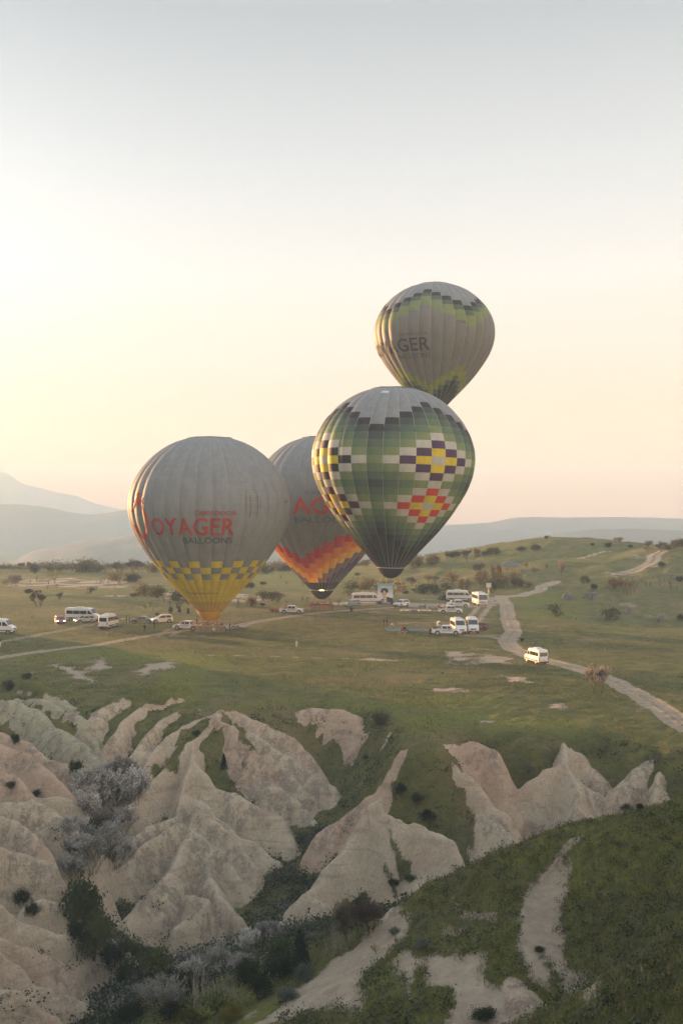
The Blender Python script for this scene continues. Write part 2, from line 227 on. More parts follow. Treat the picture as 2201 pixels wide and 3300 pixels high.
def terrain(x, y, full=False):
    """height at (x, y); with full also rock share and tint"""
    x = np.asarray(x, float).ravel(); y = np.asarray(y, float).ravel(); n = len(x)
    far = y > 128
    pz = 0.25 * fbm(x, y, 22, 3, 5) + 0.07 * fbm(x, y, 3, 3, 9)
    pz += 0.6 * fbm(x, y, 90, 2, 11) * sstep(180, 300, y)
    pz += 0.35 * sstep(-0.15, 0.15, np.sin(y / 11.0 + 2.2 * fbm(x, y, 60, 2, 21)) * 0.5) * sstep(225, 260, y) * sstep(470, 440, y)
    pz -= 60 * sstep(450, 900, y)                                           # the plateau ends beyond the last trees
    pz -= 9 * sstep(40, 75, x - 0.02 * y) * sstep(205, 235, y) * sstep(330, 270, y)   # gully behind the right-hand field
    for a, b, sl, w in HSEG:
        m = ((y > 230) & (y < 600)) if a[0] > -60 else ((y > 60) & (y < 330) & (x < -30))
        if m.any():
            h, d, _, _, _ = seg_eval(x[m], y[m], a, b, sl, w); h = h + 0.5 * fbm(x[m], y[m], 14, 3, 31) + 0.3 * sstep(0, .2, fbm(x[m], y[m], 7, 2, 33))
            pz[m] = smax(pz[m], h, 2.0)
    z = pz.copy(); rock = np.zeros(n); tint = np.zeros(n) + 0.4; crest = np.zeros(n) + 9.0
    m = (y < 150) & (y > 30) & (np.abs(x) < 75)
    if m.any():
        X, Y = x[m], y[m]
        wx = X + 0.55 * fbm(X, Y, 4.5, 3, 41) + 0.12 * fbm(X, Y, 0.9, 2, 42); wy = Y + 0.55 * fbm(X, Y, 4.5, 3, 43) + 0.12 * fbm(X, Y, 0.9, 2, 44)
        dep = DEP(X, Y); dep = dep - 1.7 * sstep(-1.0, -5.0, dep) + 1.3 * sstep(-9, -14, dep)
        base = smin(dep + 0.35 * fbm(X, Y, 5, 4, 45), np.zeros(len(X)), 0.8) + pz[m]
        base = base + 0.12 * fbm(X, Y, 1.0, 2, 46)
        zz = base.copy(); rk = np.zeros(len(X)); ti = np.zeros(len(X)) + 0.4; cd = np.zeros(len(X)) + 9.0
        cur = {}
        best = np.full(len(X), -1e3)
        for a, b, sl, w, tn, ri, s0 in SEG:
            lo = min(a[0], b[0]) - 14; hi = max(a[0], b[0]) + 14; l2 = min(a[1], b[1]) - 14; h2 = max(a[1], b[1]) + 14
            k = np.nonzero((wx > lo) & (wx < hi) & (wy > l2) & (wy < h2))[0]
            if not len(k): continue
            h, d, s, ex, ey = seg_eval(wx[k], wy[k], a, b, sl, w)
            u = s + s0 + 1.2 * np.arctan2(ey, ex)
            h = h + (0.16 * vnoise(u / 1.3, np.full(len(u), ri * 3.7) + d * 0.05, 50) - 0.34 * (1 - np.abs(vnoise(u / 0.75, np.full(len(u), ri * 1.7) + d * 0.06, 51))) ** 4 * sstep(0.8, 4, d)) * sstep(0.3, 3.0, d)
            better = h > best[k]
            kb = k[better]; best[kb] = h[better]; ti[kb] = tn; cd[kb] = d[better]
        best = best + 0.16 * fbm(X, Y, 1.3, 4, 57, 0.6)  - 0.18 * sstep(0.25, 0.45, np.abs(fbm(X + 0.3 * best, Y, 2.2, 3, 58)))
        led = best / 1.7 + 0.8 * fbm(X, Y, 9, 2, 64); best = best + 0.16 * (sstep(0.0, 0.35, led - np.floor(led)) - (led - np.floor(led)))
        rk = sstep(-0.35, 0.35, best - base + 1.0 * fbm(X, Y, 1.1, 4, 59, 0.6))
        zz = smax(best, base, 0.16)
        # the near hill
        nm = Y < 84
        nz = NEAR(X[nm], Y[nm]) + 0.24 * fbm(X[nm], Y[nm], 3, 4, 61) + 0.07 * fbm(X[nm], Y[nm], 0.5, 2, 62) + 0.20 * (1 - np.abs(fbm(X[nm] * 0.45, Y[nm], 1.1, 3, 63))) ** 3
        cb = np.interp(X[nm] / Y[nm], NCU, NCY); nz = nz - 1.15 * (np.sqrt(np.maximum(0, Y[nm] - cb - 0.3) ** 2 + 1.0) - 1.0)
        nz = nz - 1.7 * sstep(2, 8, cb - Y[nm]) * sstep(40, 44, Y[nm])
        gd = np.full(nm.sum(), 1e9); Xn, Yn = X[nm], Y[nm]
        for a, b in zip(GULLY[:-1], GULLY[1:]):
            dx, dy = b - a; t_ = np.clip(((Xn - a[0]) * dx + (Yn - a[1]) * dy) / (dx * dx + dy * dy), 0, 1); gd = np.minimum(gd, np.hypot(Xn - a[0] - t_ * dx, Yn - a[1] - t_ * dy))
        nz = nz - 1.3 * np.exp(-(gd / 1.7) ** 2)
        nrk = np.zeros(len(Xn)); wxn = Xn + 0.3 * fbm(Xn, Yn, 1.8, 3, 66); wyn = Yn + 0.3 * fbm(Xn, Yn, 1.8, 3, 67)
        for a, b, sl, w, rkf in NSEG:
            h, d, s, ex, ey = seg_eval(wxn, wyn, a, b, 0.49, w); h = h + 0.49 * 1.0 * (np.sqrt(d * d + w * w) - w) - sl * 1.3 * (np.sqrt(d * d + w * w) - w)
            h = h - 0.10 * (1 - np.abs(vnoise((s + 2 * np.arctan2(ey, ex)) / 0.5, d * 0.1 + rkf, 68))) ** 3 * sstep(0.3, 2, d) * rkf
            if rkf: nrk = np.maximum(nrk, sstep(-0.35, 0.1, h - nz))
            else: nrk = nrk * (1 - sstep(-0.2, 0.2, h - nz))
            nz = smax(nz, h, 0.25)
        win = sstep(-0.3, 0.3, nz - zz[nm])
        zz[nm] = smax(nz, zz[nm], 0.4); rk[nm] = rk[nm] * (1 - win) + nrk * win; ti[nm] = np.where(win > .5, 0.6, ti[nm])
        e = sstep(150, 140, Y)
        z[m] = pz[m] * (1 - e) + zz * e; rock[m] = rk; tint[m] = ti; crest[m] = cd
    # the hill the camera stands on
    m = y < 36
    if m.any():
        r = np.hypot(x[m], y[m]); c = 20.2 - 0.47 * r
        e = sstep(36, 26, y[m]); side = sstep(75, 55, np.abs(x[m]))
        z[m] = np.where(y[m] <= 30, c, z[m]) * e + z[m] * (1 - e)
    if full: return z, rock, tint, crest
    return z
def hz(x, y): return float(terrain([x], [y])[0])
def hit(px, py, y0=34, y1=620):
    """the first ground point seen at this place of the photo"""
    Y = np.exp(np.linspace(math.log(y0), math.log(y1), 1400)); X = (px - CX) / F * Y; Z = HC - (py - HY) / F * Y
    t = terrain(X, Y); k = np.nonzero(Z <= t)[0]
    i = k[0] if len(k) else len(Y) - 1
    return X[i], Y[i], float(t[i])
# ------------------------------------------------------------------ paths and bare patches (photo outlines laid on the land)
def poly_world(pts): return [hit(*p)[:2] for p in pts]
PATHS = [  # photo points, half width in metres
 ([(-60,2124),(0,2118),(150,2097),(300,2080),(450,2053),(560,2036),(640,2030)],1.3,0.85),
 ([(740,2022),(800,2008),(900,1990),(1000,1977),(1100,1968),(1200,1962),(1320,1955),(1450,1962),(1560,1950),(1600,1940)],1.6,0.8),
 ([(-60,2085),(0,2068),(120,2046),(250,2022),(330,2003),(420,1990)],1.2,0.6),
 ([(1560,1938),(1621,1924),(1700,1914),(1742,1901),(1747,1888),(1790,1878)],1.9,1.0),
 ([(1612,1920),(1632,1950),(1636,1993),(1655,2035),(1632,2065),(1650,2090),(1726,2120),(1853,2150),(1965,2190),(2077,2250),(2150,2300),(2230,2352)],1.85,1.0),
 ([(2140,1775),(2108,1790),(2104,1806),(2085,1822),(2040,1842),(1990,1850)],2.4,0.8),
 ([(1870,1800),(1905,1790),(1960,1778)],1.4,0.8),
 ([(1560,1955),(1520,2000),(1495,2045),(1600,2050),(1640,2060)],2.4,0.6),
 ([(1100,1945),(1250,1945),(1420,1950),(1560,1950)],4.0,0.75),
 ([(600,2030),(560,2030),(530,2050),(640,2050)],2.2,0.5),
 ([(650,2110),(900,2116),(1150,2124),(1280,2128)],0.8,0.5),
]
PATHW = [(np.array([hit(*p)[:2] for p in pts]), hw, st) for pts, hw, st in PATHS]
BARE = [  # outline in the photo, strength of bareness
 ([(1768,2767),(1740,2815),(1690,2890),(1700,2955),(1682,3040),(1690,3080),(1708,3130),(1750,3150),(1780,3125),(1815,3180),(1835,3240),(1862,3262),(1888,3238),(1870,3160),(1848,3080),(1836,3000),(1818,2930),(1812,2880),(1790,2810)],1.0),
 ([(1400,3075),(1430,3045),(1490,3055),(1568,3130),(1645,3166),(1690,3205),(1740,3262),(1700,3300),(1430,3300),(1445,3200),(1405,3130)],1.0),
 ([(1250,2935),(1202,2985),(1107,3085),(1045,3112),(930,3235),(786,3298),(900,3290),(970,3265),(1110,3222),(1180,3240),(1215,3130),(1225,3080),(1320,3062),(1378,3080),(1345,3130),(1340,3230),(1300,3200),(1280,3120),(1300,3010)],0.95),
 ([(1455,2880),(1500,2860),(1590,2910),(1570,2960),(1510,2930)],0.6),
 ([(1440,2960),(1500,2975),(1510,3020),(1440,3010)],0.55),
 ([(1810,2702),(1845,2700),(1848,2735),(1800,2738)],0.8),
 ([(2160,2990),(2201,2940),(2201,2965)],0.6),
 ([(300,2125),(340,2118),(365,2150),(310,2160)],0.9),
 ([(480,2140),(540,2128),(572,2138),(560,2150),(480,2160)],0.9),
 ([(440,2165),(470,2160),(470,2176)],0.9),
 ([(180,2140),(235,2150),(305,2195),(300,2200),(215,2172)],0.9),
 ([(1160,2120),(1290,2126),(1290,2130),(1170,2128)],0.8),
 ([(1560,2110),(1650,2120),(1640,2140),(1540,2140)],0.7),
 ([(1400,2220),(1500,2222),(1510,2230),(1400,2232)],0.85),
 ([(1780,2270),(1840,2265),(1845,2290),(1770,2290)],0.6),
 ([(1620,2175),(1690,2190),(1700,2202),(1640,2190)],0.85),
 ([(2040,2262),(2095,2270),(2080,2300),(2030,2280)],0.55),
 ([(1590,2320),(1620,2322),(1620,2334),(1570,2330)],0.7),
 ([(1400,2100),(1560,2070),(1640,2080),(1500,2160),(1420,2170)],0.4),
 ([(1440,1900),(1560,1900),(1580,1990),(1440,2060),(1300,2060),(1150,1990),(1150,1940)],0.28),
 ([(900,1940),(1150,1940),(1150,1990),(700,2040),(700,2010)],0.25),
 ([(1976,1922),(2000,1922),(2040,1945),(2110,1980),(2120,1998),(2070,1985),(2000,1975)],0.6),
 ([(2010,1788),(2050,1783),(2085,1792),(2070,1810),(2050,1825)],0.45),
 ([(2090,2195),(2150,2205),(2170,2220),(2130,2210)],0.6),
 ([(1950,1845),(1990,1850),(1985,1860),(1955,1858)],0.8),
 ([(2110,1825),(2140,1835),(2170,1850),(2150,1855)],0.8),
 ([(0,1870),(260,1860),(560,1880),(520,1900),(200,1900),(0,1890)],0.45),
 ([(300,1920),(700,1900),(900,1925),(880,1940),(560,1940)],0.5),
 ([(1380,1858),(1600,1850),(1700,1858),(1700,1866),(1420,1868)],0.6),
]
BAREW = [(np.array(poly_world(p)), s) for p, s in BARE]
GREEN = [ # places where plants cover the rock
 ([(300,2260),(420,2250),(500,2300),(430,2340)],0.4),
 ([(748,2320),(810,2340),(840,2400),(800,2420),(760,2370)],0.7),
 ([(500,2440),(590,2400),(560,2470),(480,2520)],0.8),
 ([(760,2430),(790,2420),(810,2480),(770,2500)],0.7),
 ([(1235,2750),(1290,2790),(1340,2830),(1300,2840),(1210,2840),(1230,2800)],0.75),
 ([(1220,2640),(1260,2640),(1310,2700),(1330,2790),(1290,2760),(1250,2690)],0.85),
 ([(1240,2530),(1300,2500),(1420,2510),(1500,2560),(1540,2620),(1530,2700),(1450,2660),(1350,2620),(1260,2590)],1.0),
 ([(90,2300),(140,2310),(180,2350),(150,2350)],0.6),
]
GREENW = [(np.array(poly_world(p)), s) for p, s in GREEN]
def line_dist(x, y, P):
    best = np.full(len(x), 1e9)
    for a, b in zip(P[:-1], P[1:]):
        dx, dy = b - a; t = np.clip(((x - a[0]) * dx + (y - a[1]) * dy) / (dx * dx + dy * dy + 1e-9), 0, 1)
        best = np.minimum(best, np.hypot(x - a[0] - t * dx, y - a[1] - t * dy))
    return best
def inside(x, y, P, soft):
    k = np.nonzero((x > P[:, 0].min() - soft) & (x < P[:, 0].max() + soft) & (y > P[:, 1].min() - soft) & (y < P[:, 1].max() + soft))[0]
    r = np.zeros(len(x))
    if not len(k): return r
    X, Y = x[k], y[k]; c = np.zeros(len(k), bool)
    Q = np.roll(P, -1, 0)
    for (x1, y1), (x2, y2) in zip(P, Q):
        cond = ((y1 > Y) != (y2 > Y)) & (X < (x2 - x1) * (Y - y1) / (y2 - y1 + 1e-12) + x1); c ^= cond
    d = line_dist(X, Y, np.vstack([P, P[:1]])); sd = np.where(c, d, -d)
    r[k] = sstep(-soft, soft, sd); return r
LUSH = [ # fresher (+) and duller (-) grass
 ([(2201,3084),(2054,3202),(1890,3245),(1773,3300),(2201,3300)],1.0),
 ([(1250,2935),(1450,2822),(1680,2722),(1900,2645),(2201,2590),(2201,2690),(1900,2720),(1650,2790),(1450,2880),(1290,2970)],0.55),
 ([(1860,3000),(2050,2870),(2190,2900),(2201,3050),(2080,3130),(1900,3200)],-0.8),
 ([(1300,2960),(1560,2860),(1760,2850),(1660,3050),(1500,3000),(1350,3040)],-0.5),
 ([(500,2160),(700,2110),(730,2130),(640,2280),(520,2270)],0.8),
 ([(740,2270),(900,2238),(1200,2262),(1270,2350),(1220,2290),(1050,2262),(900,2255),(760,2290)],0.9),
 ([(1280,2330),(1500,2300),(1800,2320),(2000,2350),(1800,2370),(1500,2350),(1320,2390)],0.6),
 ([(0,2110),(300,2090),(620,2100),(600,2140),(300,2120),(0,2140)],0.7),
 ([(1330,2350),(1210,2270),(1500,2230),(1700,2280)],0.5),
 ([(1450,2110),(1750,2140),(1800,2240),(1500,2220)],-0.35),
 ([(1640,1900),(1900,1900),(1860,2000),(1700,2020)],0.6),
 ([(700,1850),(1080,1840),(1080,1900),(760,1900)],0.5),
]
LUSHW = [(np.array(poly_world(p)), s) for p, s in LUSH]
def lushness(x, y):
    r = 0.75 * sstep(70, 64, y) + 0.35 * fbm(x, y, 16, 3, 75) + 0.25 * fbm(x * 0.45, y, 7, 3, 76)
    for P, s in LUSHW: r = r + s * inside(x + 1.5 * fbm(x, y, 6, 3, 77), y + 1.5 * fbm(x, y, 6, 3, 78), P, 0.02 * P[:, 1].mean() + 0.4)
    return r
def masks(x, y, rock, tint, crest, z=None):
    wx = x + 0.02 * np.minimum(y, 60) * fbm(x, y, 2.5, 3, 71); wy = y + 0.03 * np.minimum(y, 60) * fbm(x, y, 2.5, 3, 72)
    cover = 1.0 - 0.98 * rock
    # plants keep a hold along the foot of the rock and on some crests
    cover = cover + 0.30 * sstep(0.1, 0.6, fbm(x, y, 5, 3, 73)) * rock * sstep(115, 122, y)
    for P, s in BAREW:
        soft = max(0.7, 0.022 * P[:, 1].mean()); cover = cover * (1 - np.clip(s * (1.0 + (0.9 if s < 0.9 else 0.3) * fbm(x, y, 0.05 * P[:, 1].mean() ** 0.8, 3, 74)), 0, 1) * inside(wx, wy, P, soft))
    if z is not None:      # turf hangs over the heads of the ridges
        capn = z + 0.9 * fbm(x, y, 2.2, 3, 79) + 0.3 * fbm(x, y, 0.6, 2, 80)
        cover = np.maximum(cover, 0.95 * sstep(-0.9, 0.3, capn) * (rock > 0.02) * (y > 90))
    for P, s in GREENW:
        cover = np.maximum(cover, s * inside(wx, wy, P, 0.8))
    path = np.zeros(len(x))
    for P, hw, st in PATHW:
        k = np.nonzero((x > P[:, 0].min() - 6) & (x < P[:, 0].max() + 6) & (y > P[:, 1].min() - 6) & (y < P[:, 1].max() + 6))[0]
        if len(k):
            d = line_dist(x[k] + 0.25 * (wx[k] - x[k]), y[k] + 0.25 * (wy[k] - y[k]), P)
            rut = 0.78 - 0.30 * np.cos(np.clip(d / hw, 0, 1.1) * 2 * math.pi * 0.9)
            path[k] = np.maximum(path[k], st * sstep(1.25 * hw, 0.7 * hw, d) * rut)
    return np.clip(cover, 0, 1), np.clip(path, 0, 1)
def grid_mesh(name, X, Y, Z, wrap=False):
    """grid of nu x nv points into a mesh"""
    nu, nv = X.shape
    co = np.stack([X, Y, Z], 2).reshape(-1, 3).astype(np.float32)
    me = bpy.data.meshes.new(name); me.vertices.add(nu * nv); me.vertices.foreach_set('co', co.ravel())
    i = np.arange(nu - 1)[:, None] * nv + np.arange(nv - 1)[None, :]
    q = np.stack([i, i + nv, i + nv + 1, i + 1], 2).reshape(-1, 4).astype(np.int32)
    me.loops.add(q.size); me.loops.foreach_set('vertex_index', q.ravel())
    me.polygons.add(len(q)); me.polygons.foreach_set('loop_start', np.arange(0, q.size, 4, dtype=np.int32))
    me.update(calc_edges=True); me.polygons.foreach_set('use_smooth', np.ones(len(q), bool)); return me
def setattr_f(me, name, v):
    a = me.attributes.new(name, 'FLOAT', 'POINT'); a.data.foreach_set('value', np.asarray(v, np.float32).ravel())
def link(o, parent=None):
    COL.objects.link(o)
    if parent is not None: o.parent = parent
    return o
# ------------------------------------------------------------------ node helper
class M:
    def __init__(s, name):
        s.m = bpy.data.materials.new(name); s.m.use_nodes = True; s.t = s.m.node_tree; s.t.nodes.clear()
        s.o = s.t.nodes.new('ShaderNodeOutputMaterial'); s.b = s.t.nodes.new('ShaderNodeBsdfPrincipled')
        s.t.links.new(s.b.outputs[0], s.o.inputs[0]); s.b.inputs['Roughness'].default_value = 0.85; s.b.inputs['Specular IOR Level'].default_value = 0.2
    def n(s, k, **kw):
        a = s.t.nodes.new(k)
        for q, v in kw.items(): setattr(a, q, v)
        return a
    def l(s, a, b): s.t.links.new(a, b)
    def pos(s): return s.n('ShaderNodeNewGeometry').outputs['Position']
    def obj(s): return s.n('ShaderNodeTexCoord').outputs['Object']
    def mapping(s, v, sc):
        a = s.n('ShaderNodeMapping'); a.inputs['Scale'].default_value = sc; s.l(v, a.inputs[0]); return a.outputs[0]
    def noise(s, v, scale, detail=4, rough=0.55, dist=0.0):
        a = s.n('ShaderNodeTexNoise'); s.l(v, a.inputs['Vector']); a.inputs['Scale'].default_value = scale; a.inputs['Detail'].default_value = detail
        a.inputs['Roughness'].default_value = rough; a.inputs['Distortion'].default_value = dist; return a.outputs['Fac']
    def rmp(s, v, stops):
        a = s.n('ShaderNodeValToRGB'); s.l(v, a.inputs[0]); e = a.color_ramp.elements
        while len(e) < len(stops): e.new(0.5)
        for q, (p, c) in zip(e, stops): q.position = p; q.color = (*(c if hasattr(c, '__len__') else (c, c, c)), 1)
        return a.outputs[0]
    def mix(s, f, a, b, blend='MIX'):
        x = s.n('ShaderNodeMix', data_type='RGBA', blend_type=blend)
        for i, v in ((0, f), (6, a), (7, b)):
            if isinstance(v, (int, float)): x.inputs[i].default_value = v if i == 0 else (v, v, v, 1)
            elif isinstance(v, tuple): x.inputs[i].default_value = (*v, 1)
            else: s.l(v, x.inputs[i])
        return x.outputs[2]
    def math(s, op, a, b=0.0, clamp=False):
        x = s.n('ShaderNodeMath', operation=op, use_clamp=clamp)
        for i, v in ((0, a), (1, b)):
            if isinstance(v, (int, float)): x.inputs[i].default_value = v
            else: s.l(v, x.inputs[i])
        return x.outputs[0]
    def mr(s, v, a, b, c=0.0, d=1.0):
        x = s.n('ShaderNodeMapRange', interpolation_type='SMOOTHSTEP'); s.l(v, x.inputs['Value'])
        for k, q in zip(('From Min', 'From Max', 'To Min', 'To Max'), (a, b, c, d)): x.inputs[k].default_value = q
        return x.outputs[0]
    def attr(s, name): return s.n('ShaderNodeAttribute', attribute_name=name).outputs['Fac']
    def color(s, v): s.l(v, s.b.inputs['Base Color']) if not isinstance(v, tuple) else setattr(s.b.inputs['Base Color'], 'default_value', (*v, 1)); return s
    def bump(s, v, st, dist):
        a = s.n('ShaderNodeBump'); a.inputs['Strength'].default_value = st; a.inputs['Distance'].default_value = dist; s.l(v, a.inputs['Height']); s.l(a.outputs[0], s.b.inputs['Normal']); return s
# ------------------------------------------------------------------ ground material
g = M('ground'); P = g.pos(); geo = g.n('ShaderNodeNewGeometry')
cov = g.attr('cover'); tin = g.attr('tint'); pth = g.attr('path'); rk = g.attr('rock')
n_big = g.noise(P, 0.055, 3); n_mid = g.noise(P, 0.35, 5, 0.65); n_fine = g.noise(P, 2.6, 5, 0.7); n_vf = g.noise(P, 9.0, 3, 0.7)
flatP = g.mapping(P, (0.35, 1.0, 1.0)); n_str = g.noise(flatP, 0.55, 5, 0.65)
# rock: pink tuff to pale grey tuff to greenish tuff, with streaks, lichen and stains
pink = g.rmp(n_mid, [(0.3, (0.42, 0.30, 0.215)), (0.7, (0.53, 0.395, 0.295))])
pale = g.rmp(n_mid, [(0.3, (0.44, 0.37, 0.27)), (0.7, (0.55, 0.47, 0.35))])
gren = g.rmp(n_mid, [(0.3, (0.32, 0.31, 0.21)), (0.7, (0.44, 0.42, 0.30))])
tj = g.math('ADD', tin, g.math('MULTIPLY', g.math('SUBTRACT', g.noise(P, 0.22, 3), 0.5), 1.3))
rock = g.mix(g.mr(tj, 0.1, 0.9), pink, pale); rock = g.mix(g.mr(tj, 1.25, 1.75), rock, gren)
strP = g.mapping(P, (1.0, 1.0, 0.22))
streak = g.noise(strP, 1.0, 7, 0.72); streakf = g.noise(strP, 5.0, 4, 0.7)
zone = g.noise(P, 0.12, 3, 0.6, 0.6)
lich = g.math('MULTIPLY', g.mr(streak, 0.47, 0.53), g.mr(zone, 0.48, 0.54))
lich = g.math('MULTIPLY', lich, g.mr(g.noise(P, 4.0, 5, 0.8), 0.40, 0.50))
rock = g.mix(g.math('MULTIPLY', lich, 0.52), rock, (0.115, 0.108, 0.10))
band = g.noise(g.mapping(P, (0.12, 0.12, 1.6)), 1.2, 4, 0.65); rock = g.mix(g.mr(band, 0.52, 0.66, 0, 0.35), rock, (0.24, 0.18, 0.13)); rock = g.mix(g.mr(band, 0.30, 0.42, 0.3, 0.0), rock, (0.52, 0.47, 0.38))
white = g.math('MULTIPLY', g.mr(g.noise(P, 0.9, 5, 0.7, 0.8), 0.60, 0.70), g.mr(g.noise(P, 0.13, 2), 0.46, 0.54))
rock = g.mix(g.math('MULTIPLY', white, 0.6), rock, (0.52, 0.50, 0.46))
rust = g.math('MULTIPLY', g.mr(g.noise(P, 0.30, 4, 0.6), 0.62, 0.74), 0.55); rock = g.mix(rust, rock, (0.26, 0.15, 0.09))
rock = g.mix(g.mr(streakf, 0.42, 0.66, 0.0, 0.32), rock, (0.22, 0.18, 0.14))
rock = g.mix(g.mr(n_vf, 0.67, 0.74, 0, 0.5), rock, (0.10, 0.085, 0.065))
# soil
soil = g.rmp(g.math('MULTIPLY', g.math('ADD', n_str, n_fine), 0.5), [(0.3, (0.29, 0.235, 0.17)), (0.6, (0.44, 0.37, 0.285))])
soil = g.mix(g.mr(rk, 0.3, 0.8), soil, rock)
# grass: olive, yellow-green, dry and dark patches
gr = g.rmp(n_mid, [(0.25, (0.075, 0.088, 0.033)), (0.5, (0.15, 0.152, 0.056)), (0.75, (0.235, 0.222, 0.078))])
gr = g.mix(g.mr(n_big, 0.5, 0.66, 0, 0.65), gr, (0.23, 0.185, 0.095))
gr = g.mix(g.mr(n_str, 0.55, 0.72, 0, 0.75), gr, (0.25, 0.20, 0.115))
gr = g.mix(g.mr(n_fine, 0.55, 0.75, 0, 0.7), gr, (0.24, 0.22, 0.07))
gr = g.mix(g.mr(g.noise(P, 1.3, 5, 0.8), 0.55, 0.70, 0, 0.75), gr, (0.022, 0.03, 0.014))
lsh = g.attr('lush'); gr = g.mix(g.mr(lsh, 0.0, 0.9, 0, 0.85), gr, g.rmp(n_fine, [(0.35, (0.10, 0.13, 0.035)), (0.65, (0.26, 0.26, 0.065))])); gr = g.mix(g.mr(lsh, 0.0, -0.8, 0, 0.6), gr, (0.06, 0.055, 0.025))
ragged = g.math('ADD', g.math('MULTIPLY', n_fine, 0.45), g.math('ADD', g.math('MULTIPLY', n_mid, 0.35), g.math('MULTIPLY', n_vf, 0.2)))
fac = g.mr(g.math('SUBTRACT', g.math('ADD', g.math('MULTIPLY', cov, 0.62), 0.13), ragged), -0.06, 0.02)
c = g.mix(fac, soil, gr)
dirt = g.rmp(g.noise(P, 0.8, 5, 0.7), [(0.3, (0.32, 0.255, 0.185)), (0.7, (0.52, 0.435, 0.335))])
pf = g.mr(g.math('ADD', pth, g.math('MULTIPLY', g.math('SUBTRACT', n_fine, 0.5), 0.9)), 0.30, 0.62)
c = g.mix(pf, c, dirt)
g.color(c)
hgt = g.math('ADD', g.math('MULTIPLY', g.math('MULTIPLY', fac, g.noise(P, 3.5, 6, 0.8)), 1.6), g.math('ADD', g.math('MULTIPLY', streak, 0.5), g.math('MULTIPLY', n_vf, 0.22)))
g.bump(g.math('ADD', hgt, g.math('MULTIPLY', g.noise(P, 1.1, 8, 0.78, 1.0), 1.5)), 0.9, 0.32); g.b.inputs['Roughness'].default_value = 0.95; g.b.inputs['Specular IOR Level'].default_value = 0.1
MAT_GROUND = g.m
# ------------------------------------------------------------------ ground sheet
A0 = 27.0
ang = np.radians(np.linspace(-A0, A0, 610))
rad = np.concatenate([np.exp(np.linspace(math.log(26), math.log(140), 740)), np.exp(np.linspace(math.log(140), math.log(520), 241))[1:], np.exp(np.linspace(math.log(520), math.log(5000), 28))[1:]])
AA, RR = np.meshgrid(ang, rad, indexing='ij')
GX = RR * np.sin(AA); GY = RR * np.cos(AA)
z, rock_, tint_, crest_ = terrain(GX, GY, True)
cover_, path_ = masks(GX.ravel(), GY.ravel(), rock_, tint_, crest_, z)
z = z - 0.12 * path_ * (GY.ravel() < 300) + 0.10 * cover_ * (1 - path_) * np.maximum(0, fbm(GX, GY, 0.9, 2, 81).ravel()) * sstep(150, 60, GY.ravel())
me = grid_mesh('ground', GX, GY, z.reshape(GX.shape))
for k_, v_ in (('cover', cover_), ('tint', tint_), ('path', path_), ('rock', rock_), ('lush', lushness(GX.ravel(), GY.ravel()))): setattr_f(me, k_, v_)
me.materials.append(MAT_GROUND)
ground = link(bpy.data.objects.new('ground', me)); ground['kind'] = 'structure'
# the same land to the sides and behind the camera, coarser
ang = np.radians(np.linspace(A0, 360 - A0, 150)); rad = np.exp(np.linspace(math.log(26), math.log(1900), 70))
AA, RR = np.meshgrid(ang, rad, indexing='ij'); GX2 = RR * np.sin(AA); GY2 = RR * np.cos(AA)
def side_z(x, y):
    zz = terrain(x, np.abs(y)); r = np.hypot(x, y); back = np.where(np.abs(y) < 1, 1, 1)
    c = 20.2 - 0.47 * r; low = np.where(y.ravel() < 40, np.maximum(c.ravel(), 1.5 * fbm(x, y, 40, 3, 91).ravel() - 2), zz)
    return low
z2 = side_z(GX2, GY2).reshape(GX2.shape)
edge0 = terrain(GX2[0], GY2[0]); edge1 = terrain(GX2[-1], GY2[-1])
z2[0] = edge0; z2[-1] = edge1
me = grid_mesh('surrounding_ground', GX2, GY2, z2)
for k_, v_ in (('cover', 0.9), ('tint', 0.4), ('path', 0.0), ('rock', 0.0)): setattr_f(me, k_, np.full(GX2.size, v_))
me.materials.append(MAT_GROUND)
o = link(bpy.data.objects.new('surrounding_ground', me)); o['kind'] = 'structure'
# ground right under the camera
th = np.radians(np.linspace(0, 360, 97)); rr = np.linspace(0.0, 26.0, 12)
AA, RR = np.meshgrid(th, rr, indexing='ij'); X3 = RR * np.sin(AA); Y3 = RR * np.cos(AA)
e_in = np.array([terrain([x_], [abs(y_)])[0] if y_ > 23 else 20.2 - 0.47 * 26 for x_, y_ in zip(X3[:, -1], Y3[:, -1])])
Z3 = (20.2 - 0.47 * RR); Z3 = Z3 + (e_in - Z3[:, -1])[:, None] * (RR / 26.0) ** 3
me = grid_mesh('hilltop_ground', X3, Y3, Z3)
for k_, v_ in (('cover', 1.0), ('tint', 0.4), ('path', 0.0), ('rock', 0.0)): setattr_f(me, k_, np.full(X3.size, v_))
me.materials.append(MAT_GROUND)
o = link(bpy.data.objects.new('hilltop_ground', me)); o['kind'] = 'structure'
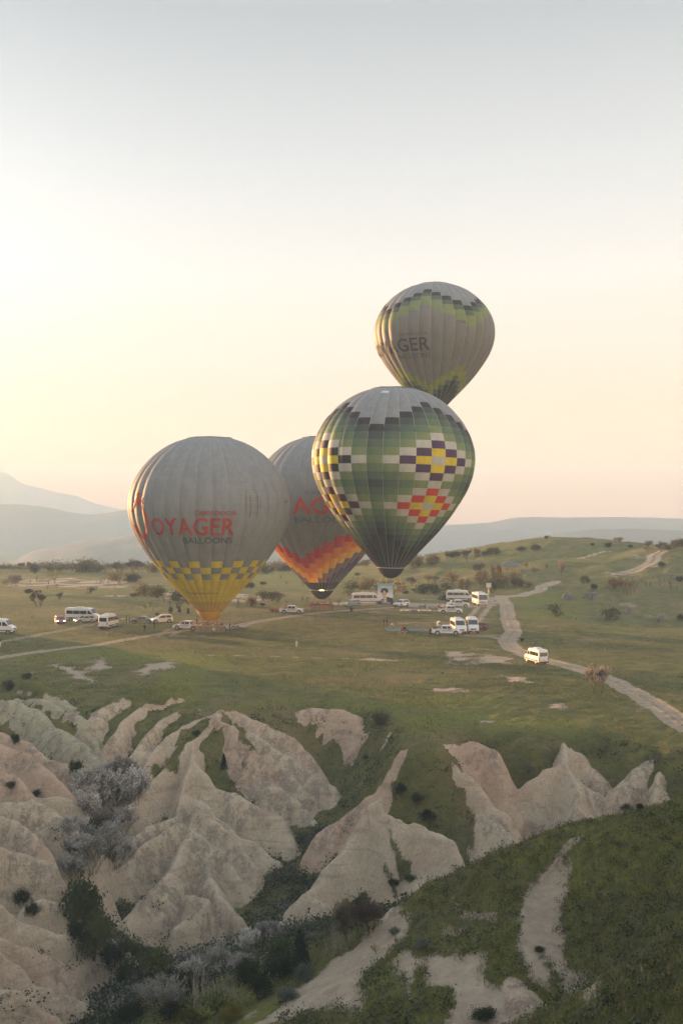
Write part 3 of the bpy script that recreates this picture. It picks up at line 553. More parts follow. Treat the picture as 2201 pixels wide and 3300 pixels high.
# ------------------------------------------------------------------ far hills
h = M('far_hill'); Pp = h.pos()
hc = h.rmp(h.noise(Pp, 0.012, 6, 0.7), [(0.3, (0.05, 0.055, 0.045)), (0.5, (0.09, 0.085, 0.07)), (0.7, (0.16, 0.14, 0.12))])
hc = h.mix(h.mr(h.noise(h.mapping(Pp, (1, 1, 3)), 0.006, 4, 0.7, 0.5), 0.58, 0.66, 0, 0.6), hc, (0.30, 0.27, 0.24))
h.color(hc).bump(h.noise(Pp, 0.03, 6, 0.75), 0.8, 12.0)
MT = M('mountain'); MT.color(MT.rmp(MT.noise(MT.pos(), 0.01, 6, 0.7), [(0.35, (0.30, 0.22, 0.18)), (0.65, (0.45, 0.36, 0.31))])).bump(MT.noise(MT.pos(), 0.02, 6, 0.75), 0.8, 14.0)
def far_hill(name, prof, Y, depth, zb, seed, rough):
    px = np.array([p[0] for p in prof], float); py = np.array([p[1] for p in prof], float)
    u = np.linspace(px[0], px[-1], 260); v = np.linspace(-1, 1, 61)
    crest = np.interp(u, px, py); ker = np.hanning(9); ker /= ker.sum(); crest = np.convolve(np.pad(crest, 4, 'edge'), ker, 'valid')
    Xc = (u - CX) / F * Y; Zc = HC - (crest - HY) / F * Y
    U, V = np.meshgrid(Xc, v, indexing='ij'); ZC = np.repeat(Zc[:, None], 61, 1)
    Yg = Y + V * depth; Xg = U * (1 + V * depth / Y)
    n = fbm(Xg, Yg, depth * 0.45, 5, seed)
    prof_v = np.cos(np.clip(np.abs(V), 0, 1) * math.pi / 2) ** 1.15
    ridge = np.abs(fbm(Xg, Yg * 0.5, depth * 0.28, 4, seed + 7))
    Zg = zb + (ZC - zb) * prof_v * (1 - rough * np.abs(V) * (ridge * 1.6)) + n * rough * 10 * (Y / 2000) * np.abs(V)
    Zg[:, 0] = zb; Zg[:, -1] = zb
    Zg[:, 30] += fbm(Xc, Xc * 0, 12, 3, seed) * Y / 3400 * 1.3
    me = grid_mesh(name, Xg, Yg, Zg); me.materials.append(MT.m if name == 'mountain' else h.m)
    o = link(bpy.data.objects.new(name, me)); o['kind'] = 'structure'; return o
far_hill('mountain', [(-900,1640),(-600,1580),(-300,1530),(-100,1500),(0,1517),(30,1526),(60,1550),(84,1566),(112,1567),(150,1578),(190,1590),(238,1594),(270,1608),(305,1623),(340,1630),(390,1641),(430,1656),(520,1680),(700,1700),(900,1730)], 4300, 500, -63, 3, 0.5)
far_hill('hill', [(-900,1650),(-500,1640),(-200,1620),(0,1626),(40,1624),(90,1627),(150,1633),(200,1645),(255,1656),(300,1659),(345,1653),(420,1640),(520,1632),(640,1645),(760,1680),(900,1720),(1100,1740),(1200,1725),(1300,1712),(1395,1702),(1425,1692),(1500,1689),(1600,1683),(1635,1669),(1720,1666),(1850,1668),(1960,1666),(2100,1668),(2201,1672),(2400,1660),(2900,1650)], 2900, 500, -63, 13, 0.55)
far_hill('hill', [(-900,1900),(-300,1880),(0,1845),(50,1815),(110,1772),(180,1768),(230,1750),(280,1738),(350,1735),(400,1726),(450,1718),(560,1722),(700,1745),(860,1762),(1000,1775),(1250,1790),(1450,1788),(1580,1763),(1650,1748),(1738,1726),(1820,1716),(1916,1706),(2060,1704),(2201,1710),(2500,1700),(2900,1720)], 1900, 400, -63, 23, 0.5)
# ------------------------------------------------------------------ haze
hm = bpy.data.materials.new('haze'); hm.use_nodes = True; t_ = hm.node_tree; t_.nodes.clear()
ho = t_.nodes.new('ShaderNodeOutputMaterial'); hv = t_.nodes.new('ShaderNodeVolumePrincipled'); t_.links.new(hv.outputs[0], ho.inputs['Volume'])
hv.inputs['Color'].default_value = (0.68, 0.85, 1.0, 1); hv.inputs['Density'].default_value = 0.0004; hv.inputs['Anisotropy'].default_value = -0.5
bm = bmesh.new(); bmesh.ops.create_cube(bm, size=1.0)
for v in bm.verts: v.co = Vector(((v.co.x) * 5600, 1500 + v.co.y * 7400, 84 + v.co.z * 342))
me = bpy.data.meshes.new('haze'); bm.to_mesh(me); bm.free(); me.materials.append(hm)
haze = link(bpy.data.objects.new('haze', me)); haze['kind'] = 'stuff'
# ------------------------------------------------------------------ object helpers
def tag(o, label=None, cat=None, group=None, kind=None):
    if label: o['label'] = label
    if cat: o['category'] = cat
    if group: o['group'] = group
    if kind: o['kind'] = kind
    return o
def empty(name, loc=(0, 0, 0), rz=0.0, parent=None):
    o = bpy.data.objects.new(name, None); o.empty_display_size = 0.3; COL.objects.link(o); o.location = loc; o.rotation_euler = (0, 0, rz)
    if parent is not None: o.parent = parent
    return o
_MC = {}
def mat(name, c, rough=0.7, metal=0.0, spec=0.3, emit=None, est=1.0, noise=0.0, nscale=3.0):
    if name in _MC: return _MC[name]
    a = M(name); a.b.inputs['Roughness'].default_value = rough; a.b.inputs['Metallic'].default_value = metal; a.b.inputs['Specular IOR Level'].default_value = spec
    if noise:
        n = a.noise(a.obj(), nscale, 5, 0.7); a.color(a.rmp(n, [(0.3, tuple(v * (1 - noise) for v in c)), (0.7, tuple(min(1, v * (1 + noise)) for v in c))]))
    else: a.color(tuple(c))
    if emit: a.b.inputs['Emission Color'].default_value = (*emit, 1); a.b.inputs['Emission Strength'].default_value = est
    _MC[name] = a.m; return a.m
class MB:
    def __init__(s): s.v = []; s.f = []; s.mi = []; s.m = []
    def slot(s, m):
        if m not in s.m: s.m.append(m)
        return s.m.index(m)
    def add(s, v, f, m):
        k = s.slot(m); n = len(s.v); s.v += [tuple(p) for p in v]; s.f += [tuple(i + n for i in q) for q in f]; s.mi += [k] * len(f); return s
    def box(s, c, d, m, rz=0.0, tilt=0.0):
        x, y, z = (q / 2 for q in d); V = [Vector((a * x, b * y, e * z)) for a in (-1, 1) for b in (-1, 1) for e in (-1, 1)]
        R = Matrix.Rotation(rz, 3, 'Z') @ Matrix.Rotation(tilt, 3, 'Y')
        return s.add([R @ p + Vector(c) for p in V], [(0, 1, 3, 2), (4, 6, 7, 5), (0, 4, 5, 1), (2, 3, 7, 6), (0, 2, 6, 4), (1, 5, 7, 3)], m)
    def tube(s, pts, r, m, n=6, cap=True):
        P = [Vector(p) for p in pts]; rs = r if hasattr(r, '__len__') else [r] * len(P); V = []; Fc = []
        for i, p in enumerate(P):
            d = (P[min(i + 1, len(P) - 1)] - P[max(i - 1, 0)]).normalized(); a = d.orthogonal().normalized(); b = d.cross(a)
            V += [p + (a * math.cos(2 * math.pi * k / n) + b * math.sin(2 * math.pi * k / n)) * rs[i] for k in range(n)]
        for i in range(len(P) - 1):
            for k in range(n): Fc.append((i * n + k, i * n + (k + 1) % n, (i + 1) * n + (k + 1) % n, (i + 1) * n + k))
        if cap: Fc += [tuple(range(n))[::-1], tuple((len(P) - 1) * n + k for k in range(n))]
        return s.add(V, Fc, m)
    def disc(s, c, r, axis, w, m, n=14):
        c = Vector(c); a = Vector(axis).normalized(); return s.tube([c - a * w / 2, c + a * w / 2], r, m, n)
    def ball(s, c, r, m, nu=10, nv=6):
        r = r if hasattr(r, '__len__') else (r, r, r); V = []; Fc = []
        for j in range(nv + 1):
            ph = math.pi * j / nv
            for i in range(nu): th = 2 * math.pi * i / nu; V.append((c[0] + r[0] * math.sin(ph) * math.cos(th), c[1] + r[1] * math.sin(ph) * math.sin(th), c[2] + r[2] * math.cos(ph)))
        for j in range(nv):
            for i in range(nu): Fc.append((j * nu + i, (j + 1) * nu + i, (j + 1) * nu + (i + 1) % nu, j * nu + (i + 1) % nu))
        return s.add(V, Fc, m)
    def prism(s, poly, y0, y1, m, shrink=0.0, soft=0.05, taper=None):
        """side outline in x, z swept across y, edges rounded"""
        cx = sum(p[0] for p in poly) / len(poly); cz = sum(p[1] for p in poly) / len(poly); n = len(poly)
        yy = [(y0, soft), (y0 + soft * 0.8, 0.0), (y1 - soft * 0.8, 0.0), (y1, soft)] if soft > 0 else [(y0, 0), (y1, 0)]
        V = []
        for y, ins in yy:
            for px, pz in poly:
                dx, dz = px - cx, pz - cz; l = math.hypot(dx, dz) + 1e-9; k = max(0.0, (l - ins) / l)
                t = taper(pz) if taper else 1.0
                V.append((cx + dx * k, y * t, cz + dz * k))
        Fc = [tuple(range(n))[::-1], tuple((len(yy) - 1) * n + i for i in range(n))]
        for j in range(len(yy) - 1):
            for i in range(n): Fc.append((j * n + i, j * n + (i + 1) % n, (j + 1) * n + (i + 1) % n, (j + 1) * n + i))
        return s.add(V, Fc, m)
    def mesh(s, name, smooth=False):
        me = bpy.data.meshes.new(name); me.from_pydata(s.v, [], s.f)
        for m in s.m: me.materials.append(m)
        me.polygons.foreach_set('material_index', s.mi)
        if smooth: me.polygons.foreach_set('use_smooth', [True] * len(s.f))
        me.validate(); me.update(); return me
    def build(s, name, parent=None, smooth=False):
        return link(bpy.data.objects.new(name, s.mesh(name, smooth)), parent)
def copy_tree(o, parent=None):
    c = o.copy(); COL.objects.link(c); c.parent = parent
    if parent is not None: c.matrix_parent_inverse = o.matrix_parent_inverse.copy()
    for ch in list(o.children): copy_tree(ch, c)
    return c
def text_geo(txt, size=1.0, bold=0.0):
    cu = bpy.data.curves.new('t', 'FONT'); cu.body = txt; cu.offset = bold; cu.size = size; cu.resolution_u = 3
    ob = bpy.data.objects.new('t', cu); COL.objects.link(ob)
    dg = bpy.context.evaluated_depsgraph_get(); me = bpy.data.meshes.new_from_object(ob.evaluated_get(dg))
    bm = bmesh.new(); bm.from_mesh(me); bpy.data.objects.remove(ob); bpy.data.meshes.remove(me); bpy.data.curves.remove(cu)
    return bm
def fit_geo(bm, x0, x1, y0, y1):
    xs = [v.co.x for v in bm.verts]; ys = [v.co.y for v in bm.verts]; ax, bx, ay, by = min(xs), max(xs), min(ys), max(ys)
    for v in bm.verts: v.co = Vector((x0 + (v.co.x - ax) / (bx - ax) * (x1 - x0), y0 + (v.co.y - ay) / (by - ay) * (y1 - y0), 0))
    return bm
def slice_geo(bm, sx, sy):
    xs = [v.co.x for v in bm.verts]; ys = [v.co.y for v in bm.verts]
    for ax, lo, hi, st in ((0, min(xs), max(xs), sx), (1, min(ys), max(ys), sy)):
        k = math.floor(lo / st) + 1
        while k * st < hi:
            co = [0, 0, 0]; co[ax] = k * st; no = [0, 0, 0]; no[ax] = 1
            bmesh.ops.bisect_plane(bm, geom=bm.verts[:] + bm.edges[:] + bm.faces[:], plane_co=co, plane_no=no); k += 1
    return bm
# ------------------------------------------------------------------ hot air balloons
PROF = [(0, 2.55), (2.0, 4.25), (4.5, 6.55), (7, 8.75), (9.5, 10.65), (12, 12.3), (14.5, 13.7), (17, 14.62), (19.5, 15.05), (22, 14.92), (24.6, 14.1), (27.1, 12.7), (29.6, 10.5), (31.4, 8.2), (32.6, 5.9), (33.3, 3.6), (33.6, 0.25)]
_ph = np.array([p[0] for p in PROF]); _pr = np.array([p[1] for p in PROF])
_hh = np.linspace(0, 33.6, 600); _rr = np.interp(_hh, _ph, _pr)
_k = np.hanning(41); _k /= _k.sum(); _rp = np.convolve(np.pad(_rr, 20, 'reflect', reflect_type='odd'), _k, 'valid'); _rp[-1] = 0.2; _rp[_hh > 32.8] = np.interp(_hh[_hh > 32.8], [32.8, 33.3, 33.6], [_rp[_hh <= 32.8][-1], 3.4, 0.2])
_al = np.concatenate([[0], np.cumsum(np.hypot(np.diff(_hh), np.diff(_rp)))])     # arc length from the mouth up
ARC = _al[-1]
def arc_of_h(h): return float(np.interp(h, _hh, _al))
def prof(s): return float(np.interp(s, _al, _rp)), float(np.interp(s, _al, _hh))
NG = 32
FAB = {}
def fabric(name, c):
    if name in FAB: return FAB[name]
    a = M('fabric_' + name); o = a.obj()
    w = a.noise(a.mapping(o, (1, 1, 0.35)), 0.8, 5, 0.7); w2 = a.noise(o, 9, 3, 0.7)
    k = a.math('ADD', a.math('MULTIPLY', a.mr(w, 0.35, 0.68), -0.16), a.math('MULTIPLY', w2, -0.08))
    k = a.math('ADD', k, 1.06)
    sc_ = a.n('ShaderNodeVectorMath', operation='SCALE'); sc_.inputs[0].default_value = c; a.l(k, sc_.inputs['Scale'])
    seam = a.n('ShaderNodeTexWave', wave_type='BANDS', bands_direction='Z', wave_profile='SIN'); a.l(o, seam.inputs['Vector']); seam.inputs['Scale'].default_value = 0.22; seam.inputs['Distortion'].default_value = 0.3
    col = a.mix(a.mr(seam.outputs['Fac'], 0.0, 0.03, 0.10, 0.0), sc_.outputs[0], (0.05, 0.05, 0.05))
    a.color(col); a.b.inputs['Roughness'].default_value = 0.6; a.b.inputs['Specular IOR Level'].default_value = 0.25
    tr = a.n('ShaderNodeBsdfTranslucent'); a.l(col, tr.inputs[0]); mx = a.n('ShaderNodeMixShader'); mx.inputs[0].default_value = 0.14
    a.l(a.b.outputs[0], mx.inputs[1]); a.l(tr.outputs[0], mx.inputs[2]); a.l(mx.outputs[0], a.o.inputs[0])
    a.bump(a.noise(a.mapping(o, (1, 1, 0.6)), 1.6, 3, 0.6), 0.25, 0.12)
    FAB[name] = a.m; return a.m
FC = dict(grey=(0.34, 0.37, 0.395), grey_dark=(0.27, 0.27, 0.28), white=(0.66, 0.65, 0.60), black=(0.028, 0.028, 0.032), char=(0.065, 0.09, 0.088), pine=(0.105, 0.16, 0.125), green=(0.145, 0.235, 0.14), leaf=(0.25, 0.32, 0.15), lime=(0.30, 0.36, 0.08),
          yellow=(0.72, 0.56, 0.03), gold=(0.66, 0.40, 0.03), amber=(0.60, 0.30, 0.02), purple=(0.085, 0.035, 0.12), plum=(0.10, 0.03, 0.05), red=(0.62, 0.05, 0.025), orange=(0.85, 0.25, 0.02), saffron=(0.90, 0.50, 0.04), mauve=(0.25, 0.21, 0.28), violet=(0.11, 0.09, 0.22), slate=(0.09, 0.14, 0.21), dark_red=(0.38, 0.02, 0.03), navy=(0.05, 0.07, 0.13))
FC = {k: tuple(q * (0.66 if 'grey' in k else 0.92 if k in ('yellow', 'gold', 'amber', 'orange', 'saffron', 'red') else 0.74) for q in v) for k, v in FC.items()}
def env(th, s, lift=0.0):
    """point on an envelope: th measured from the side facing the camera, towards the right"""
    r, h = prof(s); g = (th - env.ph) / (2 * math.pi / NG); u = g - math.floor(g)
    amp = 0.38 * min(1, r / 9.0) * min(1.0, (ARC - s) / 6.0)
    r2 = r + amp * (math.sin(math.pi * u) ** 0.75 - 0.5) + lift
    return (r2 * math.sin(th), -r2 * math.cos(th), h)
def balloon(loc, scale, phase, colour, rows_s, tilt, label, cat_group, zs=1.0):
    """rows_s: arc lengths of the row boundaries from the mouth up; colour(gore, row) names the fabric"""
    root = empty('hot_air_balloon', loc); tag(root, label, 'hot air balloon', cat_group); root.rotation_euler = (0, tilt, -math.atan2(loc[0], loc[1])); root.scale = (scale, scale, scale * zs)
    env.ph = phase; todo = []
    for g in range(NG):
        r = 0; n = len(rows_s) - 1
        while r < n:
            c = colour(g, r); q = r
            while q + 1 < n and colour(g, q + 1) == c: q += 1
            th = phase + (g + 0.5) * 2 * math.pi / NG; s0, s1 = rows_s[r], rows_s[q + 1]; rm, _ = prof((s0 + s1) / 2)
            todo.append((max(0.0, math.cos(th)) * rm * (s1 - s0), g, s0, s1, c)); r = q + 1
    todo.sort(key=lambda t: -t[0]); rest = MB()
    for i, (a, g, s0, s1, c) in enumerate(todo):
        nv = max(1, int(math.ceil((s1 - s0) / 0.9))); nu = 6; b = MB() if i < 298 and a > 0 else rest
        V = [env(phase + (g + u / nu) * 2 * math.pi / NG - (1e-9 if u == nu else -1e-9), s0 + (s1 - s0) * v / nv) for v in range(nv + 1) for u in range(nu + 1)]
        Q = [(v * (nu + 1) + u, v * (nu + 1) + u + 1, (v + 1) * (nu + 1) + u + 1, (v + 1) * (nu + 1) + u) for v in range(nv) for u in range(nu)]
        b.add(V, Q, fabric(c, FC[c]))
        if b is not rest: b.build('panel', root, True)
    if rest.v: tag(rest.build('envelope_panels', root, True), kind='stuff')
    return root
def tapes(root, phase, s0, s1, m):
    env.ph = phase
    for g in range(NG):
        th = phase + g * 2 * math.pi / NG
        if math.cos(th) < -0.1: continue
        b = MB(); n = 22; V = []
        for i in range(n + 1):
            s = s0 + (s1 - s0) * i / n; r, h = prof(s); w = 0.020 / max(r, 0.5)
            for k in (-1, 1): V.append(env(th + k * w, s, 0.03))
        b.add(V, [(2 * i, 2 * i + 1, 2 * i + 3, 2 * i + 2) for i in range(n)], m); b.build('load_tape', root, True)
def decal(root, bm, phase, m, name, lift=0.14):
    """geometry in (angle in degrees, height above the mouth) laid on the envelope"""
    env.ph = phase; slice_geo(bm, 1.4, 0.8)
    V = [env(R_(v.co.x), arc_of_h(v.co.y), lift) for v in bm.verts]; bm.verts.index_update()
    b = MB().add(V, [[v.index for v in f.verts] for f in bm.faces], m); bm.free(); return b.build(name, root)
def poly_geo(polys):
    bm = bmesh.new()
    for p in polys:
        vs = [bm.verts.new((x, y, 0)) for x, y in p]; bm.faces.new(vs)
    bmesh.ops.triangulate(bm, faces=bm.faces[:]); return bm
T_W = mat('pale_tape', (0.55, 0.55, 0.5)); T_D = mat('dark_line', (0.12, 0.12, 0.12))
INK_RED = mat('print_red', (0.33, 0.035, 0.03)); INK_RED2 = mat('print_bright_red', (0.50, 0.04, 0.03)); INK_BLK = mat('print_black', (0.035, 0.035, 0.045)); INK_BLU = mat('print_slate_blue', (0.10, 0.13, 0.20)); INK_GRY = mat('print_grey', (0.075, 0.075, 0.08)); INK_SLT = mat('print_dark_slate', (0.05, 0.065, 0.075))
RATTAN = M('rattan'); _o = RATTAN.obj(); _w1 = RATTAN.n('ShaderNodeTexWave', bands_direction='Z'); RATTAN.l(_o, _w1.inputs[0]); _w1.inputs['Scale'].default_value = 7; _w1.inputs['Distortion'].default_value = 1.5
RATTAN.color(RATTAN.mix(_w1.outputs['Fac'], (0.20, 0.135, 0.085), (0.34, 0.25, 0.165))).bump(_w1.outputs['Fac'], 0.5, 0.02); RATTAN = RATTAN.m
STEEL = mat('steel', (0.5, 0.5, 0.5), 0.35, 0.9); WHITE_P = mat('white_panel', (0.75, 0.74, 0.70), 0.5); DARK_H = mat('dark_hole', (0.02, 0.02, 0.02))
def basket(root, rim, upr, green=True, Lx=5.3, Ly=2.1, hz_=1.15, dz=0.0, rz=0.0, shade_tilt=0.0, sc_=1.0):
    """base at height dz below the envelope's mouth frame, in the balloon's own axes; returns the part"""
    k = MB(); x, y = Lx / 2, Ly / 2; t = 0.09
    for c, d in (((0, -y, hz_ / 2), (Lx, t, hz_)), ((0, y, hz_ / 2), (Lx, t, hz_)), ((-x + t / 2, 0, hz_ / 2), (t, Ly - t, hz_)), ((x - t / 2, 0, hz_ / 2), (t, Ly - t, hz_)), ((0, 0, 0.06), (Lx - 2 * t, Ly - t, 0.1))): k.box(c, d, RATTAN)
    for q in (-0.25, 0.25): k.box((q * Lx, 0, 0.55), (0.06, Ly - t, 0.95), RATTAN)
    bk = k.build('basket', root); bk.location = (0, 0, dz); bk.rotation_euler = (0, 0, rz)
    r = MB()
    for c, d in (((0, -y, hz_ + 0.04), (Lx + 0.12, 0.15, 0.09)), ((0, y, hz_ + 0.04), (Lx + 0.12, 0.15, 0.09)), ((-x, 0, hz_ + 0.04), (0.15, Ly - 0.1, 0.088)), ((x, 0, hz_ + 0.04), (0.15, Ly - 0.1, 0.088))): r.box(c, d, rim)
    r.build('padded_rim', bk)
    for q in (-0.5, -0.3, -0.1, 0.1, 0.3, 0.5):
        MB().box((q * (Lx - 0.1), -y - 0.06, hz_ / 2), (0.06, 0.04, hz_ - 0.02), mat('leather_strap', (0.10, 0.06, 0.035))).build('strap', bk)
    hl = MB()
    for i in range(4):
        for j in range(2): hl.box((x - 0.62 + i * 0.15, -y - 0.055, 0.35 + j * 0.4), (0.07, 0.03, 0.17), DARK_H)
    for j in range(2): hl.box((-0.35, -y - 0.055, 0.35 + j * 0.4), (0.12, 0.03, 0.13), DARK_H)
    hl.build('foot_holes', bk)
    if green:
        pl = MB().box((0.9, -y - 0.07, 0.68), (0.46, 0.03, 0.50), mat('green_plate', (0.42, 0.62, 0.10))); pl.box((0.9, -y - 0.09, 0.80), (0.34, 0.015, 0.07), mat('plate_ink', (0.10, 0.2, 0.05))); pl.build('number_plate', bk)
    MB().box((0, 0, 0.025), (Lx - 0.3, Ly * 0.8, 0.05), mat('skid_wood', (0.25, 0.18, 0.11))).build('skid', bk)
    top = -dz - 0.75                                    # height of the burner frame above the basket floor
    for sx in (-1, 1):
        for sy in (-1, 1):
            MB().tube([(sx * 0.85, sy * 0.8, hz_), (sx * 0.62, sy * 0.6, top)], 0.055, upr).build('upright', bk)
            MB().tube([(sx * 2.1, sy * 0.85, hz_), (sx * 1.45, sy * 0.6, top - 0.35)], 0.045, upr).build('upright', bk)
    bf = MB()
    for s in (-1, 1): bf.tube([(-1.6, s * 0.6, top - 0.02), (1.6, s * 0.6, top - 0.02)], 0.05, STEEL); bf.tube([(s * 0.62, -0.6, top), (s * 0.62, 0.6, top)], 0.05, STEEL)
    bfo = bf.build('burner_frame', bk)
    for i in range(4):
        px_, py_ = (-0.35 + 0.7 * (i % 2)), (-0.25 + 0.5 * (i // 2))
        MB().tube([(px_, py_, top - 0.05), (px_, py_, top + 0.2), (px_, py_, top + 0.45)], [0.10, 0.16, 0.19], STEEL, 10).build('burner', bfo)
    for s, tl in ((-1, shade_tilt), (1, -shade_tilt * 0.4)):
        MB().box((s * 1.65, 0, top + 0.05 - 0.0), (1.25, 1.3, 0.05), WHITE_P, 0, tl).build('heat_shade', bk)
    return bk
def mouth(root, phase, m, sc_h, r0, r1, ringm, flame=False):
    """scoop below the mouth and the lines down to the frame"""
    b = MB(); n = 32; nv = 6; V = []
    for v in range(nv + 1):
        t = v / nv; r = r0 + (r1 - r0) * t + 0.18 * math.sin(math.pi * t); h = -sc_h * t
        for i in range(n): a = 2 * math.pi * i / n; V.append((r * math.sin(a), -r * math.cos(a), h - 0.25 * t * math.cos(2 * a)))
    b.add(V, [(v * n + i, v * n + (i + 1) % n, (v + 1) * n + (i + 1) % n, (v + 1) * n + i) for v in range(nv) for i in range(n)], m)
    b.build('scoop', root, True)
    rg = MB(); pts = [((r0 + 0.06) * math.sin(2 * math.pi * i / 40), -(r0 + 0.06) * math.cos(2 * math.pi * i / 40), 0.0) for i in range(41)]
    rg.tube(pts, 0.06, ringm, 5, False).build('mouth_ring', root)
CB = {}
B1 = dict(X=-24.8, Y=199.0); PH1 = R_(1.4); PH2 = R_(-7.0); PH3 = R_(1.5); PH4 = R_(-3.2)
GRP = 'hot air balloons over the field'
def even_rows(h_a, h_b, n, pad_top=0, pad_bot=0):
    """n rows between two heights (above the mouth), equal along the cloth, continued up and down"""
    a, b = arc_of_h(h_a), arc_of_h(h_b); p = (b - a) / n; lo = [a - p * i for i in range(1, 60) if a - p * i > 0.6]; hi = [b + p * i for i in range(1, 60) if b + p * i < ARC - 0.6]
    r = [0.0] + lo[::-1] + [a + p * i for i in range(n + 1)] + hi + [ARC]; return r, len(lo) + 1, p
# --- first: grey with yellow below
hA, hB = (1700 - 1390) / 49.4, (1700 - 1215) / 49.4
a3, b3 = arc_of_h(hA), arc_of_h(hB); p3 = (b3 - a3) / 3; a0 = arc_of_h((1700 - 1607) / 49.4)
rows1 = [0.0, a0, a3, a3 + p3, a3 + 2 * p3, b3, ARC]
def col1(g, r):
    if r == 0: return 'gold'
    if r == 1: return 'yellow'
    if r == 5: return 'grey'
    return 'yellow' if (g + r) % 2 == 0 else 'grey'
H1 = HC - (1380 + 1700 / 2.904 - HY) / 17.09
G1z = hz(-24.8, 199.0)
bal1 = balloon((B1['X'], B1['Y'], H1), 1.0, PH1, col1, rows1, 0.0, 'grey balloon with red lettering and yellow base, its basket on the grass', GRP, 0.976)
tapes(bal1, PH1, 0, ARC - 3, mat('grey_tape', (0.42, 0.43, 0.42)))
mouth(bal1, PH1, fabric('amber', FC['amber']), 1.75, 2.5, 1.6, T_D)
def z1(x, y):   # place in the first enlargement -> angle, height
    h = (1700 - y) / 49.4; r = float(np.interp(h, _hh, _rp)) * 49.4; return math.degrees(math.asin(max(-0.999, min(0.999, (x - 799) / r)))), h
def lettering(root, ph, txt, m, t0, t1, h0, h1, name='lettering'): return decal(root, fit_geo(text_geo(txt, 1.0, 0.012 if 'YAGER' in txt else 0.006), t0, t1, h0, h1), ph, m, name)
lettering(bal1, PH1, 'OYAGER', INK_RED, -45.3, 17.6, (1700 - 978) / 49.4, (1700 - 820) / 49.4)
lettering(bal1, PH1, 'CAPPADOCIA', INK_RED, -10.6, 17.8, (1700 - 800) / 49.4, (1700 - 757) / 49.4)
lettering(bal1, PH1, 'BALLOONS', INK_SLT, -20.3, 17.0, (1700 - 1050) / 49.4, (1700 - 996) / 49.4)
lettering(bal1, PH1, 'TC-BT', INK_BLK, 62.5, 71.5, (1700 - 688) / 49.4, (1700 - 660) / 49.4)
lettering(bal1, PH1, 'flyvoyagerballoons.com', INK_RED, -46, 15.5, (1700 - 1535) / 49.4, (1700 - 1510) / 49.4)
_V = [[(107, 770), (150, 665), (178, 625), (190, 640), (186, 740), (172, 690), (150, 690), (130, 755)], [(160, 628), (178, 587), (190, 592), (190, 620), (175, 615)], [(197, 655), (205, 630), (222, 640), (225, 660)],
      [(195, 735), (205, 665), (225, 700), (258, 790), (272, 860), (262, 950), (240, 1020), (228, 1050), (218, 1010), (245, 930), (252, 850), (235, 780), (210, 690)], [(125, 885), (150, 890), (190, 970), (228, 1040), (255, 1090), (250, 1105), (215, 1050), (160, 960)]]
decal(bal1, poly_geo([[z1(*p) for p in q] for q in _V]), PH1, mat('print_vermilion', (0.50, 0.05, 0.025)), 'emblem')
for x0, x1, y0, y1 in ((1110, 1240, 610, 615), (1110, 1240, 748, 753), (1110, 1115, 610, 753), (1235, 1240, 610, 753), (1140, 1144, 615, 820), (1212, 1216, 615, 820), (1110, 1240, 818, 823), (1110, 1240, 680, 684)):
    a_, h1_ = z1(x0, y0); b_, h2_ = z1(x1, y1)
    decal(bal1, poly_geo([[(a_, h2_), (b_, h2_), (b_, h1_), (a_, h1_)]]), PH1, INK_GRY if x1 - x0 < 20 else mat('seam_tape', (0.27, 0.28, 0.28)), 'vent_seam', 0.06)
RIM_Y = mat('rim_orange', (0.55, 0.30, 0.06)); UP_Y = mat('upright_yellow', (0.60, 0.36, 0.05)); RIM_YY = mat('rim_yellow', (0.62, 0.47, 0.05)); RIM_R = mat('rim_red', (0.30, 0.04, 0.04)); UP_R = mat('upright_red', (0.32, 0.06, 0.04)); UP_O = mat('upright_orange', (0.55, 0.22, 0.08))
bk1 = basket(bal1, RIM_Y, UP_O, True, 5.3, 2.1, 1.25, (G1z + 0.02 - H1) / 0.976, R_(-9.5))
# --- second: chequered green, lifting off with a banner below
S2 = 15.8 / 15.07; Y2 = 206.0; X2 = (1259 - CX) / F * Y2; zp = 39.9
H2 = HC - (1230 + 1380 / 2.306 - HY) / F * Y2
rows2, k2, p2 = even_rows((1380 - 1087) / zp, (1380 - 185) / zp, 18)
def col2(g, r):
    th = g  # gore 0 starts at -7 degrees: columns m=3,2,1,0,... to the right
    m8 = (g - 3) % 8; m = min(m8, 8 - m8); rr_ = 9 - (r - k2)      # row of the pattern: +9 just above the lower boundary
    t = min(abs(rr_) + m, 99); t2 = abs(rr_ - 6) + m; left = ((g + 1) // 8) % 2 != 0; up = rr_ <= 3 and (t <= t2)
    if rr_ < 0 and abs(rr_) + m > 8: return 'grey'
    q = min(t, t2)
    if q == 0 or q == 3: return 'white'
    if q == 1: return 'yellow'
    if q == 2:
        if up: return 'black' if left else 'purple'
        return 'plum' if left else 'red'
    return {4: 'leaf', 5: 'green', 6: 'pine', 7: 'char'}.get(q, 'black')
bal2 = balloon((X2, Y2, H2), S2, PH2, col2, rows2, R_(1.2), 'green chequered balloon with purple and red diamonds, floating above the parked vans', GRP)
tapes(bal2, PH2, 0, ARC - 2.5, T_W); mouth(bal2, PH2, fabric('black', FC['black']), 1.7, 2.55, 1.55, T_W)
bk2 = basket(bal2, RIM_YY, UP_Y, True, 5.75, 2.1, 1.12, -4.35, R_(1.0), R_(12))
decal(bal2, poly_geo([[(-19, 32.05), (-8, 32.05), (-8, 31.6), (-19, 31.6)]]), PH2, mat('pale_patch', (0.50, 0.55, 0.58)), 'patch', 0.1)
